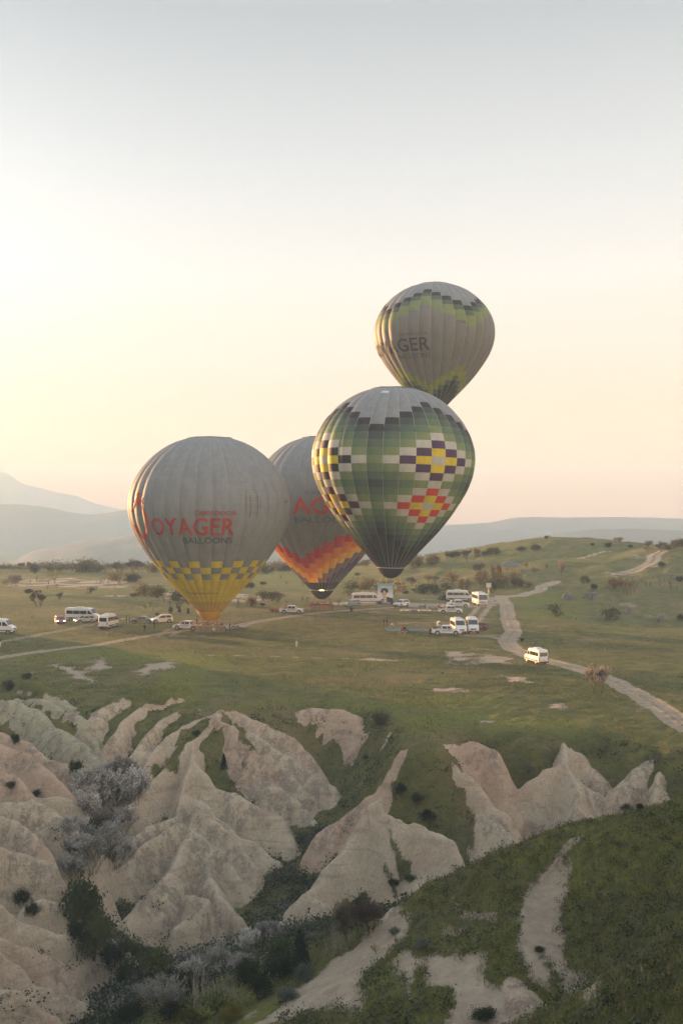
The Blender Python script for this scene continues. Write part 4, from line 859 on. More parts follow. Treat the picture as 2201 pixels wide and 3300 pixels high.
# --- third: grey with a flame coloured zigzag
S3 = 1.055; Y3 = 243.0; X3b = (1037 - CX) / F * Y3; H3 = HC - (1900 - HY) / F * Y3
y3 = lambda yy: (1900 - (1380 + yy / 4.054)) / 14.8
rows3, k3, p3_ = even_rows(y3(2003), y3(1395), 9)
def col3(g, r):
    if r < k3: return 'black'
    i = r - k3; m = min((g + 3) % 16, 16 - (g + 3) % 16)       # 0 at the lowest tip of the grey
    lvl = i - (4.6 + m * 1.0)
    lvl = math.floor(lvl)
    if lvl >= 0: return 'grey'
    d = -lvl
    return ['red', 'red', 'orange', 'orange', 'saffron', 'saffron', 'mauve', 'mauve', 'violet', 'violet', 'slate', 'slate'][min(d - 1, 11)]
bal3 = balloon((X3b, Y3, H3), S3, PH3, col3, rows3, 0.0, 'grey balloon with red and orange zigzags, firing its burner behind the other two', GRP)
tapes(bal3, PH3, 0, ARC - 3, mat('grey_tape', (0.42, 0.43, 0.42))); mouth(bal3, PH3, fabric('black', FC['black']), 1.75, 2.6, 1.5, T_W)
hh3 = lambda yy: y3(yy)
lettering(bal3, PH3, 'VOYAGER', INK_RED2, -68, 31, hh3(1120), hh3(912))
lettering(bal3, PH3, 'CAPPADOCIA', INK_BLU, -12.6, 30, hh3(882), hh3(838)); lettering(bal3, PH3, 'BALLOONS', INK_BLU, -23, 30, hh3(1225), hh3(1156))
bk3 = basket(bal3, RIM_R, UP_R, False, 5.1, 2.1, 1.15, (hz(X3b, Y3) + 0.02 - H3) / S3, R_(3), R_(16))
FL = mat('flame', (0.9, 0.4, 0.05), emit=(1.0, 0.42, 0.06), est=1.2); FL2 = mat('ring_glow', (1, 0.7, 0.2), emit=(1.0, 0.72, 0.22), est=2.5)
f = MB(); rnd = random.Random(4)
for i in range(5):
    x_ = -0.6 + 0.3 * i; f.tube([(x_, 0, -1.4), (x_ + 0.1, 0.1, 0.2), (x_ - 0.08, 0, 1.3), (x_ + 0.1, 0, 2.6 - abs(i - 2) * 0.4)], [0.12, 0.22, 0.2, 0.02], FL, 7)
f.build('burner_flame', bal3, True)
fl_d = bpy.data.lights.new('burner_light', 'POINT'); fl_d.energy = 350; fl_d.color = (1.0, 0.42, 0.10); fl_d.shadow_soft_size = 0.4; fl_o = bpy.data.objects.new('burner_light', fl_d); COL.objects.link(fl_o); fl_o.location = (X3b, Y3, H3 + 3.2)
f = MB(); f.tube([(-0.5, -2.68, 0.0), (0.5, -2.68, 0.02)], 0.05, FL2, 6); f.build('lit_ring', bal3)  # glowing strip stands in for burner light on the mouth ring
# --- fourth: high above
Y4 = 265.0; X4 = (1398.5 - CX) / F * Y4; z4s = 45.8; H4 = HC - (900 + 640 / 3.5636 - HY) / F * Y4 - 19.8 * 0.93
y4 = lambda yy: 19.8 - (yy - 640) / z4s
rows4, k4, p4 = even_rows(y4(1088), y4(392), 11)
def col4(g, r):
    i = r - k4; m8 = (g - 3) % 8; m = min(m8, 8 - m8)   # 0 at the valley column right of the middle
    # upper zigzag: valley column black in row 10 (just below the upper boundary), others one row higher per column
    t = (10 + m) - i
    if t < 0: return 'grey'
    if t == 0: return 'black'
    if t == 1: return 'pine'
    if t in (2, 3): return 'leaf'
    b = -1 - m - i     # rows below the top of the lower zigzag
    if b < 0: return 'grey_dark'
    if b in (0, 1): return 'lime'
    if b == 2: return 'pine'
    return 'black'
bal4 = balloon((X4, Y4, H4), 1.0, PH4, col4, rows4, 0.0, 'highest balloon, grey with green and black steps and black lettering', GRP, 0.93)
tapes(bal4, PH4, 0, ARC - 2.5, T_W); mouth(bal4, PH4, fabric('black', FC['black']), 1.7, 2.55, 1.55, T_W)
lettering(bal4, PH4, 'VOYAGER', INK_BLK, -91, -3.9, y4(930), y4(782)); lettering(bal4, PH4, 'CAPPADOCIA', INK_GRY, -37, -5.3, y4(755), y4(722)); lettering(bal4, PH4, 'BALLOONS', INK_GRY, -42, -3.9, y4(1008), y4(956)); lettering(bal4, PH4, 'TC-BAZ', INK_BLK, 21.5, 30.2, y4(620), y4(592))
bk4 = basket(bal4, RIM_YY, UP_Y, False, 5.3, 2.1, 1.15, -4.4, R_(4))
# suspension lines
for root, k in ((bal1, bk1), (bal2, bk2), (bal3, bk3), (bal4, bk4)):
    top = k.location.z + (-k.location.z - 0.75)
    for i in range(12):
        a = 2 * math.pi * (i + 0.5) / 12; sx = 1 if math.sin(a) > 0 else -1; sy = -1 if math.cos(a) > 0 else 1
        MB().tube([(2.5 * math.sin(a), -2.5 * math.cos(a), 0.05), (sx * 0.6, sy * 0.6, top)], 0.022, STEEL, 4).build('suspension_cable', root)
# crown rings
for root, mm in ((bal1, 'grey'), (bal2, 'pine'), (bal3, 'black'), (bal4, 'grey_dark')):
    b = MB(); pts = [(4.2 * math.cos(2 * math.pi * i / 36), 4.2 * math.sin(2 * math.pi * i / 36), 33.12 + 0.04 * math.sin(i * 5)) for i in range(37)]
    b.tube(pts, 0.10, fabric(mm, FC[mm]), 6, False).build('crown_ring', root)
# ------------------------------------------------------------------ vehicles
WHT = mat('white_paint', (0.60, 0.61, 0.62), 0.35, spec=0.5, noise=0.05, nscale=2); GLS = mat('tinted_glass', (0.025, 0.028, 0.03), 0.08, spec=0.6); TYR = mat('tyre_rubber', (0.025, 0.025, 0.025), 0.9); RIMM = mat('wheel_rim', (0.42, 0.42, 0.43), 0.4, 0.6)
BLKP = mat('black_plastic', (0.035, 0.035, 0.037), 0.6); LAMP = mat('lamp_glass', (0.65, 0.66, 0.66), 0.15, spec=0.6); REDL = mat('red_lamp', (0.45, 0.02, 0.02), 0.3); PLT = mat('plate_white', (0.7, 0.7, 0.68)); LITL = mat('lit_headlamp', (1, .95, .85), emit=(1, 0.93, 0.8), est=1.0); SEAMM = mat('body_seam', (0.25, 0.25, 0.25))
def wheels(t, xs, w, r, mats=(TYR, RIMM)):
    for x in xs:
        for s in (-1, 1):
            wh = MB().disc((x, s * (w - 0.12), r), r, (0, 1, 0), 0.24, mats[0], 18).build('wheel', t)
            b = MB().disc((x, s * (w + 0.005), r), r * 0.62, (0, 1, 0), 0.03, mats[1], 12)
            for k in range(5):
                a = 2 * math.pi * k / 5; b.box((x + math.cos(a) * r * 0.3, s * (w + 0.022), r + math.sin(a) * r * 0.3), (0.05, 0.015, 0.05), BLKP)
            b.build('rim', wh)
def arches(t, xs, w, r):
    for x in xs:
        for s in (-1, 1): MB().disc((x, s * (w - 0.02), r + 0.02), r * 1.22, (0, 1, 0), 0.05, BLKP, 18).build('wheel_arch', t)
def quad_side(name, t, poly, y, m, th=0.015, lean=None):
    """thin plate on a side wall, outline in x, z"""
    for s in (-1, 1):
        n = len(poly); V = []
        for off in (0, th):
            for (x, z) in poly: V.append((x, s * ((lean(z) if lean else y) + off), z))
        MB().add(V, [tuple(range(n)), tuple(range(n, 2 * n))[::-1]] + [(i, (i + 1) % n, n + (i + 1) % n, n + i) for i in range(n)], m).build(name, t)
def slab(name, t, p0, p1, w0, w1, m, th=0.02, inset=0.0):
    """glass or panel across the car between two (x, z) points of the outline"""
    dx, dz = p1[0] - p0[0], p1[1] - p0[1]; l = math.hypot(dx, dz); nx, nz = dz / l, -dx / l
    if nz < -0.01 or (abs(nz) < 0.01 and nx * (p0[0]) < 0): nx, nz = -nx, -nz
    V = []
    for off in (-0.01, th):
        for (x, z, w) in ((p0[0], p0[1], w0), (p1[0], p1[1], w1)):
            for s in (-1, 1): V.append((x + nx * off, s * w, z + nz * off))
    return MB().add(V, [(0, 1, 3, 2), (4, 6, 7, 5), (0, 4, 5, 1), (2, 3, 7, 6), (0, 2, 6, 4), (1, 5, 7, 3)], m).build(name, t)
def plate_txt(t, x, z, face, parent_front=True):
    p = MB().box((x, 0, z), (0.02, 0.5, 0.12), PLT); p.box((x + 0.012 * face, 0, z), (0.008, 0.38, 0.06), BLKP); p.build('number_plate', t)
def minibus(label, loc, rz, L_=6.9, paint=None, side_glass=True, group='white minibuses on the field', roof_unit=True, stripe=True, long_glass=False, lit=False):
    paint = paint or WHT
    t = empty('minibus', loc, rz); tag(t, label, 'minibus', group); h = 2.72; w = 0.99; a = L_ / 2
    tp = lambda z: 1.0 - 0.055 * max(0, z - 1.3)
    wd = lambda z: w * tp(z) + 0.002
    MB().prism([(-a, 0.42), (-a - 0.02, 1.1), (-a + 0.06, 2.45), (-a + 0.22, h), (a - 2.05, h + 0.03), (a - 1.6, h - 0.1), (a - 0.95, 1.62), (a - 0.35, 1.38), (a - 0.06, 1.12), (a, 0.75), (a - 0.03, 0.42)], -w, w, paint, soft=0.12, taper=tp).build('body', t)
    xs = (a - 1.0, -a + 1.35); arches(t, xs, w, 0.36); wheels(t, xs, w, 0.36)
    if side_glass:
        x = a - 2.35; z0, z1 = 1.52, 2.22
        quad_side('cab_window', t, [(a - 2.1, z0), (a - 1.12, z0), (a - 1.62, z1), (a - 2.1, z1)], w, GLS, lean=wd)
        n = 3; x1 = a - 2.25; x0 = -a + 0.35; wdt = (x1 - x0) / n
        for i in range(n): quad_side('side_window', t, [(x0 + i * wdt + 0.04, z0), (x0 + (i + 1) * wdt - 0.04, z0), (x0 + (i + 1) * wdt - 0.04, z1), (x0 + i * wdt + 0.04, z1)], w, GLS, lean=wd)
    if stripe: quad_side('side_moulding', t, [(-a + 0.3, 0.62), (a - 0.3, 0.62), (a - 0.3, 0.78), (-a + 0.3, 0.78)], w, BLKP, 0.02, lean=lambda z: w)
    slab('windscreen', t, (a - 0.98, 1.68), (a - 1.52, 2.50), w * 0.86, w * 0.80, GLS)
    slab('rear_window', t, (-a - 0.005, 1.55), (-a + 0.052, 2.25), w * 0.78, w * 0.74, GLS, 0.03)
    MB().box((a + 0.0, 0, 0.52), (0.10, w * 1.84, 0.26), BLKP).build('front_bumper', t); MB().box((-a - 0.03, 0, 0.50), (0.14, w * 1.9, 0.22), BLKP).build('rear_bumper', t)
    gr_ = MB().box((a - 0.02, 0, 0.93), (0.07, 0.95, 0.24), BLKP); gr_.disc((a + 0.03, 0, 0.95), 0.10, (1, 0, 0), 0.02, STEEL, 10); gr_.build('grille', t)
    for s in (-1, 1):
        MB().box((a - 0.12, s * 0.78, 1.02), (0.2, 0.30, 0.27), LITL if lit else LAMP, s * 0.35).build('headlight', t)
        MB().box((-a - 0.02, s * (w - 0.09), 1.12), (0.08, 0.16, 0.55), REDL).build('tail_light', t)
        MB().box((a - 1.12, s * (w + 0.16), 1.72), (0.12, 0.2, 0.34), BLKP).build('mirror', t)
    plate_txt(t, a + 0.07, 0.55, 1); plate_txt(t, -a - 0.06, 0.9, -1)
    if roof_unit: MB().box((-0.6, 0, h + 0.12), (1.5, 1.0, 0.2), mat('roof_unit', (0.55, 0.56, 0.56))).build('roof_unit', t)
    return t
def coach(label, loc, rz):
    t = empty('coach', loc, rz); tag(t, label, 'coach'); a = 3.8; w = 1.12; h = 2.95
    MB().prism([(-a, 0.4), (-a, 2.6), (-a + 0.2, h), (a - 0.9, h), (a - 0.35, h - 0.15), (a - 0.12, 1.5), (a, 1.2), (a, 0.4)], -w, w, WHT, soft=0.13).build('body', t)
    slab('windscreen', t, (a - 0.095, 1.50), (a - 0.285, 2.66), w * 0.9, w * 0.86, GLS); xs = (a - 1.5, -a + 1.7); arches(t, xs, w, 0.42); wheels(t, xs, w, 0.42)
    for i in range(4): quad_side('side_window', t, [(-a + 0.3 + i * 1.55, 1.6), (-a + 1.78 + i * 1.55, 1.6), (-a + 1.78 + i * 1.55, 2.45), (-a + 0.3 + i * 1.55, 2.45)], w, GLS)
    MB().box((a + 0.02, 0, 0.78), (0.06, 1.5, 0.16), BLKP).build('grille', t); MB().box((a + 0.02, 0, 1.12), (0.05, 1.7, 0.10), BLKP).build('grille', t); plate_txt(t, a + 0.05, 0.55, 1)
    for s in (-1, 1):
        MB().box((a - 0.02, s * 0.85, 0.92), (0.12, 0.34, 0.2), LAMP).build('headlight', t); MB().box((a - 0.0, s * 1.28, 2.1), (0.16, 0.18, 0.5), WHT).build('mirror', t)
    b = MB().box((0.4, 0, h + 0.13), (3.2, 1.5, 0.24), mat('roof_unit', (0.55, 0.56, 0.56))); b.build('roof_unit', t)
    MB().box((a - 0.30, 0.62, 2.4), (0.02, 0.35, 0.12), LITL).build('dashboard_light', t)
    MB().box((a - 0.16, 0.35, 1.62), (0.05, 0.4, 0.16), PLT).build('notice', t)
    return t
def car(label, loc, rz, kind, paint, cat='car', group=None, lit=False):
    t = empty('parked_car', loc, rz); tag(t, label, cat, group)
    L_, w, h, belt, rr = dict(hatch=(4.1, 0.86, 1.47, 0.92, 0.31), sedan=(4.55, 0.88, 1.45, 0.92, 0.32), suv=(4.45, 0.92, 1.70, 1.06, 0.37), cross=(4.4, 0.9, 1.56, 1.0, 0.35))[kind]; a = L_ / 2
    rear = -a + (0.05 if kind in ('hatch', 'suv', 'cross') else 0.95)
    low = [(-a + 0.03, 0.32), (-a, 0.62), (-a + 0.05, belt), (rear + 0.05, belt + 0.03), (a - 1.35, belt + 0.02), (a - 0.35, belt - 0.14), (a - 0.03, belt - 0.3), (a, 0.5), (a - 0.05, 0.3)]
    MB().prism(low, -w, w, paint, soft=0.09).build('body', t)
    ws = a - 1.2; r1 = rear + (0.45 if kind == 'sedan' else 0.28)
    tp = lambda z: 0.97 - 0.30 * max(0, z - belt)
    wd = lambda z: w * tp(z) + 0.002
    ro = [(rear + 0.02, belt), (r1, h - 0.05), (r1 + 0.5, h), (ws - 1.25, h), (ws - 0.75, h - 0.08), (ws + 0.1, belt)]
    MB().prism(ro, -w, w, paint, soft=0.06, taper=tp).build('cabin', t)
    z0, z1 = belt + 0.05, h - 0.13
    fx = lambda z: ws + 0.1 - (z - belt) / (h - 0.08 - belt) * 0.85; bx = lambda z: rear + 0.02 + (z - belt) / (h - 0.05 - belt) * (r1 - rear - 0.02)
    mid = (ws + r1) / 2 - 0.25
    quad_side('side_window', t, [(mid + 0.04, z0), (fx(z0) - 0.22, z0), (fx(z1) - 0.16, z1), (mid + 0.04, z1)], w, GLS, lean=wd)
    quad_side('side_window', t, [(bx(z0) + 0.25, z0), (mid - 0.04, z0), (mid - 0.04, z1), (bx(z1) + 0.18, z1)], w, GLS, lean=wd)
    slab('windscreen', t, (fx(belt + 0.04), belt + 0.04), (fx(h - 0.14), h - 0.14), wd(belt + 0.04) * 0.90, wd(h - 0.14) * 0.90, GLS)
    slab('rear_window', t, (bx(belt + 0.07), belt + 0.07), (bx(h - 0.12), h - 0.12), wd(belt + 0.07) * 0.86, wd(h - 0.12) * 0.86, GLS, 0.03)
    xs = (a - 0.85, -a + 0.82); arches(t, xs, w, rr); wheels(t, xs, w, rr)
    MB().box((a - 0.02, 0, 0.42), (0.12, w * 1.8, 0.18), BLKP).build('front_bumper', t); MB().box((-a + 0.02, 0, 0.40), (0.12, w * 1.8, 0.18), BLKP if kind in ('suv', 'cross') else paint).build('rear_bumper', t)
    MB().box((a - 0.03, 0, belt - 0.33), (0.08, 0.8, 0.12), BLKP).build('grille', t)
    for s in (-1, 1):
        MB().box((a - 0.16, s * (w - 0.2), belt - 0.27), (0.26, 0.32, 0.14), LITL if lit else LAMP, s * 0.4).build('headlight', t)
        MB().box((-a + 0.05, s * (w - 0.17), belt - 0.12), (0.12, 0.3, 0.17), REDL).build('tail_light', t)
        MB().box((ws - 0.12, s * (w + 0.08), belt + 0.10), (0.12, 0.18, 0.13), paint).build('mirror', t)
    plate_txt(t, a + 0.05, 0.47, 1); plate_txt(t, -a - 0.02, 0.68, -1)
    if kind == 'suv':
        for s in (-1, 1): MB().tube([(r1 + 0.1, s * 0.62, h + 0.03), (ws - 1.2, s * 0.62, h + 0.03)], 0.03, STEEL).build('roof_rail', t)
    return t
FANW = mat('fan_white', (0.7, 0.68, 0.62)); WICK = mat('wicker_tan', (0.42, 0.27, 0.18), noise=0.25, nscale=8)
def flat_text(parent, txt, m, w, hgt, M4, name='lettering'):
    bm = fit_geo(text_geo(txt), -w / 2, w / 2, -hgt / 2, hgt / 2); V = [M4 @ v.co for v in bm.verts]; bm.verts.index_update()
    b = MB().add(V, [[v.index for v in f.verts] for f in bm.faces], m); bm.free(); return b.build(name, parent)
def pickup(label, loc, rz, cargo='fan', flip=1):
    t = empty('pickup_truck', loc, rz); tag(t, label, 'pickup truck', 'white pickups of the balloon crew'); a = 2.67; w = 0.93
    MB().prism([(-a, 0.55), (-a, 0.86), (-0.95, 0.86), (-0.95, 1.12), (a - 1.35, 1.12), (a - 0.3, 0.98), (a - 0.02, 0.8), (a, 0.48), (a - 0.05, 0.40), (-a + 0.05, 0.45)], -w, w, WHT, soft=0.08).build('body', t)
    bd = MB(); bd.box((-1.8, w - 0.05, 0.98), (1.72, 0.09, 0.32), WHT); bd.box((-1.8, -w + 0.05, 0.98), (1.72, 0.09, 0.32), WHT); bd.box((-a + 0.05, 0, 0.98), (0.09, 1.66, 0.32), WHT); bd.build('load_bed', t)
    ro = [(-0.98, 1.10), (-0.88, 1.74), (-0.5, 1.80), (0.35, 1.80), (0.65, 1.74), (1.42, 1.12)]; tp = lambda z: 0.97 - 0.22 * max(0, z - 1.1)
    wd = lambda z: w * tp(z) + 0.002
    MB().prism(ro, -w, w, WHT, soft=0.06, taper=tp).build('cabin', t)
    quad_side('side_window', t, [(0.18, 1.20), (1.12, 1.20), (0.58, 1.66), (0.18, 1.66)], w, GLS, lean=wd); quad_side('side_window', t, [(-0.80, 1.20), (0.10, 1.20), (0.10, 1.66), (-0.74, 1.66)], w, GLS, lean=wd)
    slab('windscreen', t, (1.36, 1.17), (0.72, 1.69), 0.80, 0.70, GLS); slab('rear_window', t, (-0.975, 1.2), (-0.905, 1.66), 0.7, 0.64, GLS, 0.03)
    xs = (a - 0.95, -a + 1.05); arches(t, xs, w, 0.40); wheels(t, xs, w, 0.40)
    MB().box((a - 0.03, 0, 0.52), (0.14, 1.72, 0.24), WHT).build('front_bumper', t); MB().box((-a - 0.05, 0, 0.55), (0.14, 1.6, 0.12), STEEL).build('rear_bumper', t); MB().box((a - 0.02, 0, 0.80), (0.08, 0.95, 0.22), BLKP).build('grille', t)
    for s in (-1, 1):
        MB().box((a - 0.16, s * 0.72, 0.90), (0.28, 0.3, 0.15), LAMP, s * 0.35).build('headlight', t); MB().box((-a - 0.005, s * 0.84, 0.92), (0.05, 0.14, 0.3), REDL).build('tail_light', t); MB().box((1.05, s * 1.04, 1.22), (0.12, 0.2, 0.18), WHT).build('mirror', t)
        M4 = Matrix.Translation((0.18, s * (w + 0.012), 0.86)) @ Matrix.Rotation(math.pi / 2, 4, 'X') if s < 0 else Matrix.Translation((0.18, w + 0.012, 0.86)) @ Matrix.Rotation(math.pi, 4, 'Z') @ Matrix.Rotation(math.pi / 2, 4, 'X')
        flat_text(t, 'BALLOONS', mat('print_sky_blue', (0.14, 0.24, 0.38)), 1.75, 0.30, M4)
        M5 = M4 @ Matrix.Translation((0.1, 0.20, 0.006)); flat_text(t, 'Voyager', INK_RED, 0.95, 0.26, M5)
    rb = MB()
    for s in (-1, 1): rb.tube([(-1.05, s * 0.75, 1.12), (-1.1, s * 0.7, 1.7), (-1.9, s * 0.75, 1.16)], 0.04, STEEL)
    rb.tube([(-1.1, -0.7, 1.7), (-1.1, 0.7, 1.7)], 0.04, STEEL); rb.build('roll_bar', t)
    return t
def fan(label, loc, rz):
    t = empty('inflation_fan', loc, rz); tag(t, label, 'fan', 'inflation fans on the pickups')
    MB().ball((0, 0, 0.45), (0.42, 0.34, 0.42), FANW, 14, 8).build('housing', t, True); MB().disc((0.30, 0, 0.45), 0.2, (1, 0, 0), 0.2, BLKP, 12).build('hub', t); MB().box((0, 0, 0.04), (0.6, 0.6, 0.08), STEEL).build('base_frame', t); return t
def bundle(label, loc, rz):
    t = empty('rolled_cloth', loc, rz); tag(t, label, 'bundle'); b = MB(); b.tube([(-0.75, 0, 0.3), (-0.65, 0, 0.32), (0, 0, 0.36), (0.65, 0, 0.32), (0.75, 0, 0.3)], [0.2, 0.32, 0.36, 0.32, 0.22], WICK, 12)
    b.build('roll', t, True)
    for x in (-0.4, 0, 0.4): MB().disc((x, 0, 0.34), 0.365, (1, 0, 0), 0.05, mat('strap_brown', (0.2, 0.1, 0.05)), 12).build('strap', t)
    return t
def crate(name, label, loc, rz, c, cat='equipment'):
    t = empty(name, loc, rz); tag(t, label, cat); MB().box((0, 0, 0.28), (0.9, 0.8, 0.55), c).build('case', t); MB().box((0, 0, 0.575), (0.94, 0.84, 0.04), BLKP).build('lid', t)
    for s in (-1, 1): MB().tube([(-0.2, s * 0.42, 0.35), (-0.2, s * 0.47, 0.42), (0.2, s * 0.47, 0.42), (0.2, s * 0.42, 0.35)], 0.02, STEEL).build('handle', t)
    return t
def trailer(label, loc, rz, L_, c, lamps=0, slope=0.0):
    t = empty('trailer', loc, rz); tag(t, label, 'trailer', 'flat balloon trailers'); m = mat('trailer_' + c[0], c[1], 0.5, 0.3); a = L_ / 2
    f = MB()
    for s in (-1, 1): f.box((0, s * 0.95, 0.55), (L_, 0.10, 0.12), m)
    for i in range(9): f.box((-a + 0.05 + i * (L_ - 0.1) / 8, 0, 0.55), (0.08, 1.8, 0.10), m)
    f.build('frame', t)
    for i in range(5): MB().box((0, -0.72 + i * 0.36, 0.625), (L_ - 0.1, 0.26, 0.03), m).build('plank', t)
    for s in (-1, 1): MB().box((0.0, s * 1.0, 0.80), (L_ * 0.9, 0.03, 0.08), m).build('side_rail', t)
    for i in range(7):
        for s in (-1, 1): MB().box((-a * 0.88 + i * a * 0.88 / 3, s * 1.0, 0.7), (0.05, 0.035, 0.3), m).build('stake', t)
    b = MB(); b.tube([(a, -0.6, 0.55), (a + 1.4, 0, 0.5)], 0.05, STEEL); b.tube([(a, 0.6, 0.55), (a + 1.4, 0, 0.5), (a + 1.8, 0, 0.5)], 0.05, STEEL); b.build('drawbar', t)
    wheels(t, (-0.55, 0.25), 1.14, 0.31); MB().box((-0.15, -1.14, 0.66), (1.5, 0.26, 0.04), BLKP).build('mudguard', t); MB().box((-0.15, 1.14, 0.66), (1.5, 0.26, 0.04), BLKP).build('mudguard', t)
    AMB = mat('amber_lamp', (0.9, 0.5, 0.1), emit=(1.0, 0.6, 0.15), est=0.7)
    for i in range(lamps): MB().box((-a + 0.2 + i * (L_ - 0.3) / max(1, lamps - 1), -1.03, 0.55), (0.14, 0.05, 0.12), AMB).build('side_lamp', t)
    MB().box((-a - 0.05, 0, 0.62), (0.06, 1.8, 0.14), REDL).build('tail_board', t)
    return t
def on(px, py, dz=0.0):
    """a spot on the open plateau seen at this place of the photo"""
    Y = np.linspace(130, 460, 1600); X = (px - CX) / F * Y; Z = HC - (py - HY) / F * Y; t = terrain(X, Y); k = np.nonzero(Z <= t)[0]; i = k[0]
    return (float(X[i]), float(Y[i]), float(t[i]) + dz)
def place(v, pp): return v
D = R_
# heading 0 = facing right in the picture, 90 = away from the camera, -90 = towards it
minibus('white minibus cut off by the left edge of the picture, facing right', on(-2, 2042), D(-4), 6.2)
car('small dark red hatchback with one headlight on, left of the long minibus', on(194, 2009), D(-68), 'hatch', mat('red_paint', (0.28, 0.03, 0.035), 0.35), lit=True)
minibus('long white minibus with three dark side windows parked behind the silver car', on(268, 2001), D(-12), 7.2)
car('silver hatchback in front of the long white minibus', on(274, 2006), D(-150), 'hatch', mat('silver_paint', (0.45, 0.47, 0.48), 0.3, 0.4))
minibus('white minibus seen from behind beside a dark figure, its left side orange in the sun', on(352, 2024), D(80), 5.9)
car('dusty grey hatchback facing left, nearer the minibus than the white off-roader', on(459, 2008), D(176), 'sedan', mat('grey_paint', (0.22, 0.21, 0.20), 0.35, 0.4))
car('white off-road car with roof rails standing right of the dusty grey car', on(522, 2007), D(-160), 'suv', WHT, lit=True)
P1 = on(604, 2030); pk1 = pickup('white lettered pickup facing left, half hidden by the basket on the grass', P1, D(176 - 12))
P2 = on(940, 1977); pk2 = pickup('white lettered pickup facing right with a red trailer, left of the zigzag balloon', P2, D(-3))
P3 = on(1451, 1977); pk3 = pickup('white lettered pickup coupled to the trailer with amber lamps', P3, D(-4))
P4 = on(1476, 1957); pk4 = pickup('farthest of the three white pickups on the right, people standing at its doors', P4, D(-4))
P5 = on(1438, 2046); pk5 = pickup('nearest white pickup, coupled to the long blue trailer', P5, D(-6))
car('silver grey crossover parked in front of the long minibus under the chequered balloon', on(1134, 1953), D(-145), 'cross', mat('bluegrey_paint', (0.25, 0.28, 0.30), 0.3, 0.4))
minibus('long white minibus half hidden by the portrait banner', on(1182, 1946), D(2), 7.4, lit=False)
car('white off-road car standing right of the portrait banner', on(1293, 1955), D(-128), 'suv', WHT)
car('black car showing its nose behind a white minibus near the orchard', on(1436, 1932), D(172), 'hatch', mat('black_paint', (0.02, 0.02, 0.022), 0.25))
minibus('white minibus beside the white coach, facing right by the orchard', on(1482, 1937), D(-12), 7.0)
coach('white coach facing the camera with a tall dark windscreen', on(1545, 1949), D(-84))
minibus('white minibus facing the camera just behind the nearest pickup', on(1476, 2041), D(-84), 5.9, group='white minibuses facing the camera')
minibus('white minibus facing the camera beside the dark red saloon', on(1521, 2038), D(-92), 6.0, group='white minibuses facing the camera')
car('dark red saloon seen from behind, right of the minibuses', on(1553, 2029), D(78), 'sedan', mat('maroon_paint', (0.11, 0.02, 0.025), 0.3))
minibus('white minibus driving away alone on the dirt track at the right', on(1727, 2136), D(107), 6.0).scale = (0.80, 0.80, 0.80)
def rel(pt, rz, x, y, z):  # a spot on a vehicle
    c, s = math.cos(rz), math.sin(rz); return (pt[0] + c * x - s * y, pt[1] + s * x + c * y, pt[2] + z)
bundle('tan rolled cover strapped on the pickup beside the yellow based balloon', rel(P1, D(164), -1.75, 0, 0.88), D(164))
bundle('tan rolled cover on the pickup left of the zigzag balloon', rel(P2, D(-3), -1.8, 0.2, 0.88), D(60))
fan('round white fan standing high on the nearest pickup', rel(P5, D(-6), -1.45, 0, 1.72), D(-60)); fan('round white fan on the pickup with the amber lamp trailer', rel(P3, D(-4), -1.7, 0, 0.88), D(-60)); fan('round white fan on the farthest right-hand pickup', rel(P4, D(-4), -1.6, 0, 0.88), D(-60))
crate('equipment_case', 'red equipment case at the back of the pickup with the amber lamp trailer', rel(P3, D(-4), -2.2, -0.3, 0.88), D(-4), mat('case_red', (0.35, 0.06, 0.03)))
crate('equipment_case', 'dark equipment case in the bed of the nearest pickup', rel(P5, D(-6), -2.05, 0.1, 0.88), D(-6), mat('case_grey', (0.12, 0.12, 0.13)))
trailer('small red trailer behind the pickup left of the zigzag balloon', on(884, 1972), D(-3), 2.6, ('red', (0.42, 0.10, 0.04)))
trailer('empty grey trailer standing behind the one with amber lamps', on(1362, 1960), D(-2), 6.6, ('grey', (0.38, 0.39, 0.39)))
trailer('grey flat trailer with a row of amber lamps', on(1338, 1974), D(-4), 6.8, ('pale_grey', (0.42, 0.42, 0.41)), 6)
trailer('long blue trailer that people are folding cloth beside', on(1306, 2039), D(-2), 7.2, ('blue', (0.16, 0.26, 0.36)))
trailer('flat grey trailer right of the basket of the yellow based balloon', on(762, 2027), D(4), 4.2, ('grey', (0.38, 0.39, 0.39)))
tw = on(1387, 2043); t = empty('spare_tyre', tw, D(80)); tag(t, 'black upright tyre standing between the blue trailer and the nearest pickup', 'tyre'); MB().box((0, 0, 0.48), (0.7, 0.42, 0.96), TYR).disc((0, 0.22, 0.5), 0.36, (0, 1, 0), 0.06, BLKP).build('tread', t); MB().disc((0, -0.22, 0.5), 0.2, (0, 1, 0), 0.05, RIMM).build('rim', t)
t = empty('oil_drum', on(1133, 1971), 0); tag(t, 'dark upright drum standing alone on the bare ground', 'drum'); MB().tube([(0, 0, 0), (0, 0, 0.95)], 0.32, BLKP, 14).build('barrel', t)
for z_ in (0.02, 0.32, 0.64, 0.94): MB().disc((0, 0, z_), 0.34, (0, 0, 1), 0.04, mat('drum_hoop', (0.08, 0.08, 0.09)), 14).build('hoop', t)
